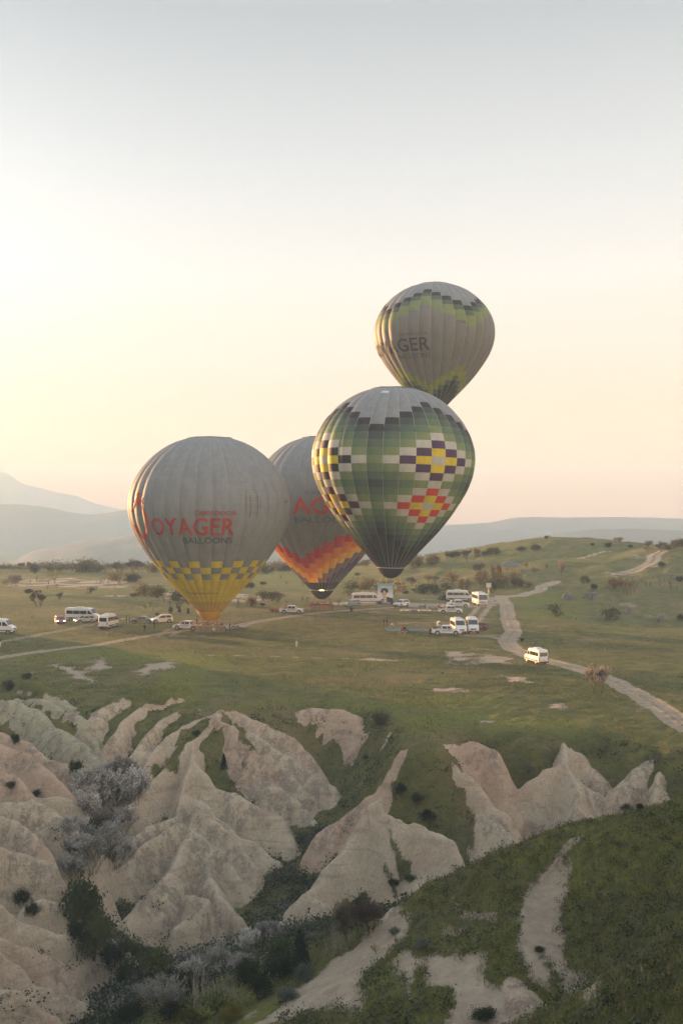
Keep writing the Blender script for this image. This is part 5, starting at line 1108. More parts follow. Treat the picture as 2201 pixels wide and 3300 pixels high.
# ------------------------------------------------------------------ people
SK = mat('skin', (0.42, 0.26, 0.19), 0.6); HAIR = mat('dark_hair', (0.02, 0.016, 0.013)); SHOE = mat('dark_shoe', (0.03, 0.03, 0.03)); EYE = mat('eye_dark', (0.03, 0.02, 0.02))
POSES = {}
def body_mesh(pose):
    if pose in POSES: return POSES[pose]
    J = dict(pelvis=(0, 0, .95), waist=(0, 0, 1.08), chest=(0.0, 0, 1.30), neck=(0, 0, 1.48), throat=(0.01, 0, 1.55), head=(0.02, 0, 1.66), crown=(0.01, 0, 1.73),
             sl=(0, .17, 1.42), el=(-.02, .25, 1.14), wl=(.06, .26, .90), hl=(.09, .26, .82), sr=(0, -.17, 1.42), er=(-.02, -.25, 1.14), wr=(.06, -.26, .90), hr=(.09, -.26, .82),
             pl=(0, .09, .90), kl=(.02, .10, .50), al=(-.02, .10, .09), tl=(.13, .11, .04), pr=(0, -.09, .90), kr=(.02, -.10, .50), ar=(-.02, -.10, .09), tr=(.13, -.11, .04))
    def mv(**k): J.update(k)
    if pose == 'raised': mv(er=(.1, -.30, 1.60), wr=(.16, -.26, 1.84), hr=(.18, -.25, 1.92))
    if pose == 'reach': mv(el=(.22, .2, 1.24), wl=(.45, .16, 1.22), hl=(.53, .15, 1.21), er=(.2, -.2, 1.22), wr=(.42, -.16, 1.18), hr=(.50, -.15, 1.17))
    if pose == 'lean': mv(waist=(.08, 0, 1.06), chest=(.26, 0, 1.22), neck=(.38, 0, 1.34), throat=(.43, 0, 1.39), head=(.50, 0, 1.47), crown=(.54, 0, 1.53), sl=(.30, .17, 1.30), sr=(.30, -.17, 1.30), el=(.40, .22, 1.04), er=(.42, -.22, 1.04), wl=(.58, .2, .88), wr=(.60, -.2, .88), hl=(.64, .2, .82), hr=(.66, -.2, .82), kl=(.22, .1, .52), al=(.12, .1, .09), tl=(.27, .11, .04), kr=(-.14, -.1, .50), ar=(-.34, -.1, .12), tr=(-.20, -.11, .04))
    if pose == 'walk': mv(kl=(.17, .1, .52), al=(.22, .1, .09), tl=(.37, .11, .05), kr=(-.03, -.1, .50), ar=(-.27, -.1, .14), tr=(-.14, -.11, .04), el=(-.14, .25, 1.16), wl=(-.1, .27, .92), hl=(-.07, .27, .84), er=(.1, -.25, 1.16), wr=(.24, -.24, .97), hr=(.29, -.24, .90))
    if pose == 'folded': mv(el=(.1, .27, 1.16), wl=(.26, .06, 1.20), hl=(.27, -.03, 1.22), er=(.1, -.27, 1.16), wr=(.27, -.06, 1.16), hr=(.29, .03, 1.17))
    E = [('pelvis', 'waist'), ('waist', 'chest'), ('chest', 'neck'), ('neck', 'throat'), ('throat', 'head'), ('head', 'crown'), ('chest', 'sl'), ('sl', 'el'), ('el', 'wl'), ('wl', 'hl'), ('chest', 'sr'), ('sr', 'er'), ('er', 'wr'), ('wr', 'hr'),
         ('pelvis', 'pl'), ('pl', 'kl'), ('kl', 'al'), ('al', 'tl'), ('pelvis', 'pr'), ('pr', 'kr'), ('kr', 'ar'), ('ar', 'tr')]
    RD = dict(pelvis=.15, waist=.135, chest=.155, neck=.075, throat=.06, head=.105, crown=.085, pl=.10, kl=.065, al=.05, tl=.045, sl=.08, el=.055, wl=.038, hl=.035)
    names = list(J); me = bpy.data.meshes.new('b'); me.from_pydata([J[n] for n in names], [(names.index(a), names.index(b)) for a, b in E], [])
    ob = bpy.data.objects.new('b', me); COL.objects.link(ob); md = ob.modifiers.new('s', 'SKIN'); md.use_smooth_shade = True
    for i, n in enumerate(names):
        r = RD.get(n) or RD[n[:-1] + 'l']; me.skin_vertices[0].data[i].radius = (r * (1.25 if n in ('chest', 'waist', 'pelvis') else 1) * 0.9, r * 0.9); me.skin_vertices[0].data[i].use_root = (n == 'pelvis')
    ob.modifiers.new('u', 'SUBSURF').levels = 1
    dg = bpy.context.evaluated_depsgraph_get(); res = bpy.data.meshes.new_from_object(ob.evaluated_get(dg)); bpy.data.objects.remove(ob)
    segs = [(Vector(J[a]), Vector(J[b]), a, b) for a, b in E]; V = [v.co.copy() for v in res.vertices]; Fs = [tuple(p.vertices) for p in res.polygons]; mi = []
    def near(c):
        best = None
        for a, b, na, nb in segs:
            d = b - a; t = max(0, min(1, (c - a).dot(d) / max(d.length_squared, 1e-9))); q = (c - a - d * t).length
            if best is None or q < best[0]: best = (q, na, nb)
        return best[1:]
    for f in Fs:
        c = sum((V[i] for i in f), Vector()) / len(f); a, b = near(c)
        k = 1
        if b in ('throat', 'head', 'crown') or b in ('hl', 'hr'): k = 0
        elif b in ('pl', 'kl', 'al', 'pr', 'kr', 'ar') or (b == 'waist' and c.z < 1.0): k = 2
        elif b in ('tl', 'tr'): k = 3
        mi.append(k)
    # fingers and face
    def cone(p, q, r): 
        d = (q - p).normalized(); a = d.orthogonal().normalized(); b = d.cross(a); n0 = len(V)
        for (c, rr) in ((p, r), ((p + q) / 2 + a * 0.004, r * .9), (q, r * .5)):
            for i in range(4): V.append(c + (a * math.cos(i * math.pi / 2) + b * math.sin(i * math.pi / 2)) * rr)
        for j in range(2):
            for i in range(4): Fs.append((n0 + j * 4 + i, n0 + j * 4 + (i + 1) % 4, n0 + (j + 1) * 4 + (i + 1) % 4, n0 + (j + 1) * 4 + i)); mi.append(0)
        Fs.append((n0 + 8, n0 + 9, n0 + 10, n0 + 11)); mi.append(0)
    for s in ('l', 'r'):
        w_, h_ = Vector(J['w' + s]), Vector(J['h' + s]); d = (h_ - w_).normalized(); a = d.cross(Vector((0, 1, 0))).normalized() if abs(d.y) < .9 else Vector((1, 0, 0))
        for i, ln in enumerate((0.07, 0.085, 0.08, 0.06)): p = h_ + a * (i - 1.5) * 0.02; cone(p - d * 0.01, p + d * ln + Vector((0.01, 0, 0)), 0.010)
        cone(w_ + (h_ - w_) * .5 + a * .02, w_ + (h_ - w_) * .6 + a * .055 + d * 0.03, 0.011)
    hd = Vector(J['head']); cone(hd + Vector((.09, 0, .01)), hd + Vector((.125, 0, -.015)), .018)
    for s in (-1, 1): cone(hd + Vector((.0, s * .085, .01)), hd + Vector((-.01, s * .115, .0)), .022)
    me = bpy.data.meshes.new('body_' + pose); me.from_pydata(V, [], Fs)
    for m_ in (SK, SK, SK, SHOE): me.materials.append(m_)
    me.polygons.foreach_set('material_index', mi); me.polygons.foreach_set('use_smooth', [True] * len(Fs)); me.update()
    hm_ = MB().ball((hd.x - 0.022, 0, hd.z + .035), (.105, .10, .105), HAIR, 8, 5).mesh('hair', True)
    fm = MB()
    for s in (-1, 1): fm.ball((hd.x + .092, s * .035, hd.z + .012), (.008, .014, .008), EYE, 5, 3)
    fm.box((hd.x + .092, 0, hd.z - .045), (.012, .045, .008), mat('lips', (0.3, 0.1, 0.09)))
    POSES[pose] = (me, hm_, fm.mesh('face')); return POSES[pose]
CL = {k: mat('cloth_' + k, c, 0.9, noise=0.12, nscale=6) for k, c in dict(black=(.025, .025, .028), navy=(.03, .04, .07), grey=(.2, .2, .21), white=(.62, .60, .56), red=(.42, .04, .04), blue=(.10, .17, .28), brown=(.14, .085, .05), beige=(.36, .28, .2), khaki=(.26, .22, .15), denim=(.07, .10, .15), pink=(.42, .2, .22), orange=(.5, .2, .06), green=(.06, .10, .06), cream=(.6, .56, .48), maroon=(.16, .03, .04)).items()}
def person(label, loc, rz, top, leg, pose='stand', group=None, h=1.0, hat=None):
    me, hm_, fm = body_mesh(pose); o = bpy.data.objects.new('person', me); COL.objects.link(o); o.location = loc; o.rotation_euler = (0, 0, rz); o.scale = (h,) * 3
    for i, m_ in ((1, CL[top]), (2, CL[leg])): o.material_slots[i].link = 'OBJECT'; o.material_slots[i].material = m_
    tag(o, label, 'person', group); hr = bpy.data.objects.new('hair', hm_); link(hr, o); fo = bpy.data.objects.new('face', fm); link(fo, o)
    if hat: hr.material_slots[0].link = 'OBJECT'; hr.material_slots[0].material = CL[hat]; hr.name = 'hood'
    return o
random.seed(11)
PPL = [ # px, py of the feet, heading, top, legs, pose, label
 (321, 2015, 0, 'maroon', 'black', 'stand', 'person in dark clothes close to the left side of the orange lit minibus'),
 (388, 2000, -60, 'grey', 'grey', 'stand', 'pale dressed person alone right of the orange lit minibus'),
 (409, 2013, 20, 'black', 'black', 'stand', 'dark dressed left one of the pair by the grey car'),
 (418, 2011, 180, 'brown', 'black', 'folded', 'brown dressed right one of the pair by the grey car'),
 (467, 2040, 90, 'black', 'black', 'stand', 'person in black walking alone on the grass below the dusty grey car'),
 (498, 2026, 60, 'black', 'black', 'raised', 'person in black holding something up below the white off-roader'),
 (570, 2034, 10, 'grey', 'khaki', 'stand', 'person in grey in front of the bonnet of the left-facing pickup'),
 (724, 2034, 160, 'navy', 'black', 'lean', 'person in navy leaning at the right end of the basket on the grass'),
 (741, 2035, 180, 'black', 'black', 'stand', 'person in black with a backpack right of the basket on the grass'),
 (956, 2086, 80, 'grey', 'cream', 'stand', 'lone person in grey top and cream trousers in the middle of the field'),
 (986, 1968, 0, 'brown', 'khaki', 'reach', 'brown dressed person left of the basket of the zigzag balloon'),
 (997, 1969, 0, 'navy', 'denim', 'reach', 'dark blue dressed person holding the basket of the zigzag balloon'),
 (1238, 2018, 0, 'black', 'black', 'stand', 'shorter left one of the two people in black on the open grass'),
 (1247, 2018, 180, 'black', 'black', 'folded', 'right one of the two people in black on the open grass'),
 (1259, 2031, 0, 'white', 'khaki', 'lean', 'person in white stepping over the left end of the blue trailer'),
 (1289, 2045, 20, 'red', 'beige', 'lean', 'person in red bending over the blue trailer'),
 (1303, 2048, 90, 'black', 'khaki', 'stand', 'person in black jacket and khaki trousers standing at the blue trailer'),
 (1369, 1972, 100, 'brown', 'brown', 'raised', 'brown dressed person with raised arm between the two grey trailers'),
 (1410, 1969, 0, 'black', 'khaki', 'lean', 'person in black bending at the coupling of the lamp trailer'),
 (1471, 1956, 0, 'black', 'beige', 'stand', 'left one of three people at the farthest right-hand pickup'),
 (1477, 1957, 90, 'red', 'beige', 'stand', 'person in red at the door of the farthest right-hand pickup'),
 (1488, 1957, 180, 'black', 'grey', 'stand', 'right one of three people at the farthest right-hand pickup'),
 (1, 2088, 90, 'black', 'white', 'raised', 'person in black and white at the very left edge of the picture'),
]
for px, py, hd_, top, leg, pose, lab in PPL: person(lab, on(px, py), R_(hd_), top, leg, pose, h=random.uniform(.96, 1.04))
def passengers(bk, root, n, where, seed, cols, Lx, zoff=0.11):
    bpy.context.view_layer.update(); rnd = random.Random(seed); Mx = bk.matrix_world
    for i in range(n):
        row = i % 2; x = -Lx / 2 + 0.4 + (i // 2) * (Lx - 0.8) / max(1, (n + 1) // 2 - 1) + (0.18 if row else 0)
        if abs(x - 0.0) > Lx / 2 - 0.3: x = math.copysign(Lx / 2 - 0.32, x)
        y = -0.55 if row == 0 else 0.5; p = Mx @ Vector((x, y + rnd.uniform(-.1, .1), zoff))
        c = cols[i % len(cols)]; side = 'near' if row == 0 else 'far'
        person('%s dressed passenger, %s from the left on the %s side of the %s' % (c, ('first', 'second', 'third', 'fourth', 'fifth', 'sixth', 'seventh', 'eighth', 'ninth', 'tenth')[i // 2], side, where), p, rnd.uniform(0, 6.28), c, rnd.choice(['black', 'denim', 'grey']), rnd.choice(['stand', 'folded', 'stand', 'raised'] if i % 5 == 0 else ['stand', 'folded']), 'passengers in the balloon baskets', rnd.uniform(.92, 1.0), rnd.choice([None, None, 'white', 'black', 'red', None]))
passengers(bk1, bal1, 20, 'grassed basket', 1, ['orange', 'black', 'white', 'red', 'grey', 'black', 'pink', 'navy', 'blue', 'black'], 5.0)
passengers(bk2, bal2, 20, 'hovering basket', 2, ['black', 'white', 'maroon', 'black', 'navy', 'black', 'brown', 'red', 'black', 'grey'], 5.9)
passengers(bk3, bal3, 20, 'red rimmed basket', 3, ['maroon', 'brown', 'black', 'red', 'navy', 'black', 'green', 'black', 'brown', 'cream'], 5.2)
person('person in orange on the load bed of the pickup left of the zigzag balloon', rel(P2, D(-3), -1.3, 0.3, 0.87), 0, 'orange', 'black', 'reach')
person('person in black standing behind the cab of the pickup left of the zigzag balloon', rel(P2, D(-3), 0.1, 3.2, 0.0), 0, 'black', 'grey', 'raised')
person('person in dark green on the load bed of the left-facing pickup', rel(P1, D(164), -2.2, 0.4, 0.87), 0, 'green', 'black', 'stand')
# ------------------------------------------------------------------ portrait banner
Yb = 204.4; bx0, bx1 = (1216.5 - CX) / F * Yb, (1266.5 - CX) / F * Yb; bz1 = HC - (1881 - HY) / F * Yb; bz0 = HC - (1948.5 - HY) / F * Yb
t = empty('portrait_banner', ((bx0 + bx1) / 2, Yb, bz0), 0); tag(t, 'tall pale blue birthday banner with a portrait, hanging from the hovering basket', 'banner'); bw, bh = bx1 - bx0, bz1 - bz0
def ban(u, v, d=0.0): return (-bw / 2 + bw * u, -d + 0.05 * math.sin(u * 9 + v * 3), bh * v)
am = M('banner_cloth'); nn = am.noise(am.obj(), 0.9, 2); am.color(am.mix(am.mr(am.n('ShaderNodeSeparateXYZ').outputs[2], 0, 1), (0.5, 0.5, 0.5), (0.5, 0.5, 0.5)))
sp_ = am.n('ShaderNodeSeparateXYZ'); am.l(am.obj(), sp_.inputs[0]); am.color(am.mix(am.mr(sp_.outputs[2], 1.6, bh), (0.64, 0.64, 0.66), (0.24, 0.38, 0.46)))
b = MB(); nu, nv = 14, 18; b.add([ban(i / nu, j / nv) for j in range(nv + 1) for i in range(nu + 1)], [(j * (nu + 1) + i, j * (nu + 1) + i + 1, (j + 1) * (nu + 1) + i + 1, (j + 1) * (nu + 1) + i) for j in range(nv) for i in range(nu)], am.m)
sheet = b.build('sheet', t, True)
def bprint(name, poly, m, d):
    bm = poly_geo([poly]); slice_geo(bm, 0.07, 0.06); bm.verts.index_update(); MB().add([ban(v.co.x, v.co.y, d) for v in bm.verts], [[v.index for v in f.verts] for f in bm.faces], m).build(name, t); bm.free()
def ell(cx, cy, rx, ry, n=26, a0=0, a1=360): return [(cx + rx * math.cos(R_(a0 + (a1 - a0) * i / n)), cy + ry * math.sin(R_(a0 + (a1 - a0) * i / n))) for i in range(n + (0 if a1 - a0 == 360 else 1))]
SKB = mat('printed_skin', (0.50, 0.34, 0.27)); CLB = mat('printed_jacket', (0.045, 0.045, 0.05)); HRB = mat('printed_hair', (0.03, 0.025, 0.028)); WTB = mat('printed_white', (0.62, 0.62, 0.62))
bprint('printed_jacket', [(0.0, 0.0), (1, 0), (1, 0.30), (0.8, 0.33), (0.62, 0.385), (0.50, 0.20), (0.36, 0.30), (0.28, 0.25), (0.05, 0.18), (0.0, 0.14)], CLB, 0.012)
bprint('printed_neck', [(0.36, 0.30), (0.40, 0.22), (0.47, 0.08), (0.52, 0.12), (0.58, 0.26), (0.60, 0.375), (0.38, 0.38)], SKB, 0.02)
bprint('printed_hair', ell(0.445, 0.645, 0.245, 0.145), HRB, 0.028); bprint('printed_face', [(0.28, 0.60), (0.29, 0.47), (0.35, 0.38), (0.43, 0.335), (0.51, 0.36), (0.57, 0.44), (0.60, 0.55), (0.60, 0.62), (0.50, 0.62), (0.44, 0.70), (0.36, 0.60)], SKB, 0.036)
bprint('printed_hair', [(0.42, 0.72), (0.47, 0.66), (0.53, 0.59), (0.60, 0.60), (0.63, 0.66), (0.55, 0.76)], HRB, 0.044); bprint('printed_hair', [(0.40, 0.74), (0.39, 0.66), (0.33, 0.60), (0.25, 0.56), (0.24, 0.68)], HRB, 0.044)
for x_ in (0.365, 0.50): bprint('printed_eye', ell(x_, 0.535, 0.035, 0.009, 10), HRB, 0.044); bprint('printed_brow', ell(x_, 0.562, 0.045, 0.007, 10), HRB, 0.044)
bprint('printed_mouth', ell(0.43, 0.405, 0.05, 0.012, 12), mat('printed_lips', (0.35, 0.13, 0.11)), 0.044); bprint('printed_nose', [(0.425, 0.46), (0.46, 0.455), (0.445, 0.52)], mat('printed_nose', (0.40, 0.26, 0.20)), 0.044)
def btext(txt, x0, x1, y0, y1, m):
    bm = fit_geo(text_geo(txt), x0, x1, y0, y1); bm.verts.index_update(); MB().add([ban(v.co.x, v.co.y, 0.055) for v in bm.verts], [[v.index for v in f.verts] for f in bm.faces], m).build('lettering', t); bm.free()
btext('祝成毅生日快乐', 0.13, 0.93, 0.815, 0.89, WTB); btext('Happy', 0.14, 0.62, 0.12, 0.24, WTB); btext('Birthday', 0.30, 0.82, 0.03, 0.14, WTB)
MB().tube([(-bw / 2, 0, bh + .03), (bw / 2, 0, bh + .03)], 0.03, STEEL).build('top_pole', t)
# ------------------------------------------------------------------ small built things
GY = mat('gazebo_yellow', (0.62, 0.34, 0.05)); GRF = mat('gazebo_roof', (0.10, 0.115, 0.13))
gz = on(1646, 1850); t = empty('gazebo', gz, R_(-20)); tag(t, 'small yellow wooden gazebo with a dark roof among the orchard trees', 'gazebo')
for x_ in (-2.3, 0, 2.3):
    for y_ in (-1.8, 1.8): MB().box((x_, y_, 1.2), (0.2, 0.2, 2.4), GY).build('post', t)
for y_ in (-1.8, 1.8): MB().box((0, y_, 2.45), (5.2, 0.14, 0.24), GY).build('beam', t); MB().box((0, y_, 0.7), (4.6, 0.08, 0.12), GY).build('rail', t)
for x_ in (-2.3, 2.3): MB().box((x_, 0, 2.45), (0.14, 3.45, 0.24), GY).build('beam', t)
MB().add([(-2.9, -2.4, 2.55), (2.9, -2.4, 2.55), (2.9, 2.4, 2.55), (-2.9, 2.4, 2.55), (-1.3, 0, 3.6), (1.3, 0, 3.6)], [(0, 1, 5, 4), (1, 2, 5), (2, 3, 4, 5), (3, 0, 4), (3, 2, 1, 0)], GRF).build('roof', t)
s_ = on(1574, 1925); t = empty('road_sign', s_, 0); tag(t, 'small pale sign board on a thin post right of the coach', 'sign'); MB().tube([(0, 0, 0), (0, 0, 3.6)], 0.06, STEEL).build('post', t); MB().box((0, -0.08, 3.2), (1.3, 0.05, 1.2), mat('sign_pale', (0.5, 0.53, 0.56))).build('board', t)
t = empty('buried_tyre', on(373, 1926), 0.3); tag(t, 'old black tyre standing half buried in the left field', 'tyre'); MB().tube([(0.33 * math.cos(a_), 0, 0.2 + 0.33 * math.sin(a_)) for a_ in np.linspace(0, 2 * math.pi, 21)], 0.10, TYR, 8, False).build('tread', t, True)
# ------------------------------------------------------------------ trees and shrubs
def leafmat(name, a, b, tr=0.35):
    m = M('leaf_' + name); P_ = m.obj(); oi = m.n('ShaderNodeObjectInfo')
    f = m.math('ADD', m.math('MULTIPLY', m.noise(P_, 1.3, 4, 0.7), 0.75), m.math('MULTIPLY', oi.outputs['Random'], 0.25))
    c = m.rmp(f, [(0.3, a), (0.72, b)]); m.color(c); m.b.inputs['Roughness'].default_value = 0.8; m.b.inputs['Specular IOR Level'].default_value = 0.1
    t = m.n('ShaderNodeBsdfTranslucent'); m.l(c, t.inputs[0]); x = m.n('ShaderNodeMixShader'); x.inputs[0].default_value = tr; m.l(m.b.outputs[0], x.inputs[1]); m.l(t.outputs[0], x.inputs[2]); m.l(x.outputs[0], m.o.inputs[0]); return m.m
LF = dict(olive=leafmat('olive', (.06, .065, .02), (.14, .125, .035)), orange=leafmat('orange', (.10, .078, .026), (.23, .155, .045)), dark=leafmat('dark', (.018, .026, .012), (.05, .062, .022)), green=leafmat('green', (.035, .05, .014), (.10, .115, .03)),
          yellow=leafmat('yellow', (.14, .12, .03), (.33, .25, .05)), blossom=leafmat('blossom', (.28, .275, .25), (.58, .56, .51), 0.15), bud=leafmat('bud', (.10, .078, .058), (.19, .14, .10)), rose=leafmat('rose', (.26, .19, .14), (.52, .43, .34)), conifer=leafmat('conifer', (.012, .022, .016), (.03, .045, .03)), sage=leafmat('sage', (.07, .085, .06), (.17, .19, .145)), scrub=leafmat('scrub', (.03, .034, .02), (.085, .085, .05)))
BARK = mat('bark', (0.075, 0.055, 0.04), 0.95, noise=0.3, nscale=4); GBARK = mat('grey_bark', (0.15, 0.135, 0.12), 0.95); BARKP = mat('pale_bark', (0.30, 0.26, 0.22), 0.95, noise=0.3, nscale=4)
def grow(rnd, h, spread, trunk, depth, nsplit, up=0.35, r0=None, stems=1, droop=0.0):
    """limbs as (points, radii); tips where leaves sit"""
    limbs, tips = [], []
    r0 = r0 or h * 0.028
    def branch(p, d, ln, r, lv):
        pts, rs = [p], [r]; q = p; dd = d
        for i in range(3):
            dd = (dd + Vector((rnd.gauss(0, .16), rnd.gauss(0, .16), rnd.gauss(0, .10) - droop * (lv > 0)))).normalized(); q = q + dd * ln / 3; pts.append(q); rs.append(r * (1 - 0.22 * (i + 1)))
        limbs.append((pts, rs, lv))
        if lv >= depth: tips.append((q, dd)); tips.append((pts[2], dd)); return
        if lv >= 1: tips.append((pts[2], dd))
        for k in range(nsplit + (rnd.random() < .4)):
            a = rnd.uniform(0, 2 * math.pi); side = Vector((math.cos(a), math.sin(a), 0)) * spread
            nd = (dd * 0.75 + side + Vector((0, 0, up))).normalized(); s = pts[rnd.choice((2, 3, 3))]
            branch(s, nd, ln * rnd.uniform(.62, .85), r * 0.5, lv + 1)
    for s in range(stems):
        a = 2 * math.pi * s / max(1, stems) + rnd.random(); lean = 0.1 if stems == 1 else 0.45
        branch(Vector((0.05 * math.cos(a), 0.05 * math.sin(a), -0.15)), Vector((math.cos(a) * lean, math.sin(a) * lean, 1)).normalized(), trunk, r0, 0)
    return limbs, tips
def leaf_cloud(rnd, pts, n, rad, size, V, Fc, flat=0.75):
    for c, d in pts:
        for i in range(n):
            o = Vector((rnd.gauss(0, 1), rnd.gauss(0, 1), rnd.gauss(0, flat))) * rad * 0.55; p = c + o
            s = size * rnd.uniform(.6, 1.3); u = Vector((rnd.gauss(0, 1), rnd.gauss(0, 1), rnd.gauss(0, 1))).normalized(); w = u.orthogonal().normalized(); k = len(V)
            V += [p + u * s, p + w * s * .7, p - u * s, p - w * s * .7]; Fc.append((k, k + 1, k + 2, k + 3))
TPL = {}
def template(kind, var):
    if (kind, var) in TPL: return TPL[(kind, var)]
    rnd = random.Random(hash((kind, var)) % 9999 if False else sum(map(ord, kind)) * 31 + var * 7)
    wood = MB(); V, Fc = [], []; bm_ = BARK; leaf = None
    if kind in ('olive', 'orange', 'green', 'dark'):
        l, t = grow(rnd, 1, 0.72, 0.17, 3, 3, 0.30, 0.024, stems=1 + (var % 2)); leaf = LF[kind]; leaf_cloud(rnd, t, 6, 0.11, 0.022, V, Fc)
    elif kind in ('bare', 'palebare'):
        l, t = grow(rnd, 1, 0.62, 0.30, 4, 3, 0.35, 0.026, stems=2 + var % 2); leaf = LF['bud']; bm_ = BARK if kind == 'bare' else BARKP; leaf_cloud(rnd, t, 1, 0.06, 0.013, V, Fc)
    elif kind == 'sparse':
        l, t = grow(rnd, 1, 0.65, 0.32, 3, 3, 0.35, 0.024, stems=1); leaf = LF['orange']; leaf_cloud(rnd, t, 3, 0.10, 0.024, V, Fc)
    elif kind == 'sapling':
        l, t = grow(rnd, 1, 0.38, 0.38, 2, 3, 0.6, 0.022); leaf = LF['yellow']; leaf_cloud(rnd, t, 5, 0.12, 0.03, V, Fc)
    elif kind in ('bush', 'scrubbush', 'sagebush'):
        l, t = grow(rnd, 1, 0.75, 0.30, 2, 4, 0.25, 0.02, stems=5); leaf = LF[dict(bush='dark', scrubbush='scrub', sagebush='sage')[kind]]; leaf_cloud(rnd, t, 11, 0.15, 0.026, V, Fc)
        leaf_cloud(rnd, [(Vector((rnd.gauss(0, .26), rnd.gauss(0, .26), abs(rnd.gauss(0.2, .2)))), None) for _ in range(34)], 9, 0.10, 0.026, V, Fc)
    elif kind in ('blossom', 'rose'):
        l, t = grow(rnd, 1, 0.60, 0.34, 3, 3, 0.45, 0.016, stems=6 if kind == 'blossom' else 2); leaf = LF[kind]; bm_ = GBARK if kind == 'blossom' else BARK
        ext = []
        for c, d in t:
            for k in range(2): e = (d + Vector((rnd.gauss(0, .35), rnd.gauss(0, .35), .5))).normalized() * rnd.uniform(.08, .2); wood.tube([c, c + e], [.003, .001], bm_, 3, False); ext += [(c + e * f_, d) for f_ in (.2, .4, .6, .8, 1.0)]
        leaf_cloud(rnd, ext, 1, 0.02, 0.021, V, Fc)
    elif kind == 'conifer':
        l = [([Vector((0, 0, -.1)), Vector((0, 0, .5)), Vector((0, 0, 1))], [.03, .018, .003], 0)]; t = []; leaf = LF['conifer']
        for i in range(26):
            z_ = 0.06 + 0.92 * i / 26; R0 = 0.30 * (1 - z_) ** 0.8 + 0.02
            for k in range(9):
                a = rnd.uniform(0, 6.28)
                for f_ in (.35, .6, .8, 1.0):
                    t.append((Vector((math.cos(a) * R0 * f_, math.sin(a) * R0 * f_, z_ - 0.09 * f_)), None))
        leaf_cloud(rnd, t, 2, 0.03, 0.028, V, Fc)
    elif kind == 'thicket':
        l = []; leaf = LF['bud']; t = []
        for i in range(46):
            p = Vector((rnd.gauss(0, .28), rnd.gauss(0, .28), -.05)); q = p + Vector((rnd.gauss(0, .14), rnd.gauss(0, .14), rnd.uniform(.5, 1))); l.append(([p, (p + q) / 2 + Vector((rnd.gauss(0, .03), rnd.gauss(0, .03), 0)), q], [.008, .006, .002], 0)); t.append((q, None))
        bm_ = BARKP; leaf_cloud(rnd, t, 1, 0.08, 0.012, V, Fc)
    for pts, rs, lv in l: wood.tube(pts, rs, bm_, 5 if lv < 2 else 3, lv == 0)
    if kind in ('bare', 'palebare', 'rose', 'blossom', 'sparse'):   # twigs
        for c, d in t:
            for k in range(3):
                e = ((d or Vector((0, 0, 1))) + Vector((rnd.gauss(0, .5), rnd.gauss(0, .5), rnd.gauss(.2, .3)))).normalized() * rnd.uniform(.06, .14); wood.tube([c, c + e], [.0035, .001], bm_, 3, False)
    # to unit height
    zs = [v[2] for v in wood.v] + [v.z for v in V]; k = 1 / max(zs); wood.v = [tuple(q * k for q in v) for v in wood.v]; V = [v * k for v in V]
    cm = MB().add(V, Fc, leaf).mesh('crown'); wm = wood.mesh('trunk'); w_ = max(1e-3, (max(v.x for v in V) - min(v.x for v in V)))
    TPL[(kind, var)] = (wm, cm, w_); return TPL[(kind, var)]
NAMES = dict(olive='tree', orange='tree', green='tree', dark='tree', bare='bare_tree', palebare='bare_tree', sparse='tree', sapling='sapling', bush='bush', scrubbush='bush', sagebush='bush', blossom='blossoming_shrub', rose='blossoming_tree', conifer='conifer', thicket='thicket')
rnd_t = random.Random(5)
def plant(kind, pos, hgt, label, width=None, group=None, var=None):
    var = rnd_t.randrange(3) if var is None else var
    wm, cm, w_ = template(kind, var); nm = NAMES[kind]; t = empty(nm, (pos[0], pos[1], pos[2] - 0.02), rnd_t.uniform(0, 6.28)); k = (width / (w_ * hgt)) if width else rnd_t.uniform(.92, 1.08)
    t.scale = (hgt * k, hgt * k, hgt); tag(t, label, {'bare_tree': 'tree', 'blossoming_tree': 'tree', 'blossoming_shrub': 'shrub', 'conifer': 'tree', 'thicket': 'shrub'}.get(nm, nm), group)
    link(bpy.data.objects.new('trunk' if nm not in ('bush', 'thicket', 'blossoming_shrub') else 'stems', wm), t); link(bpy.data.objects.new('crown' if nm != 'bush' else 'foliage', cm), t); return t
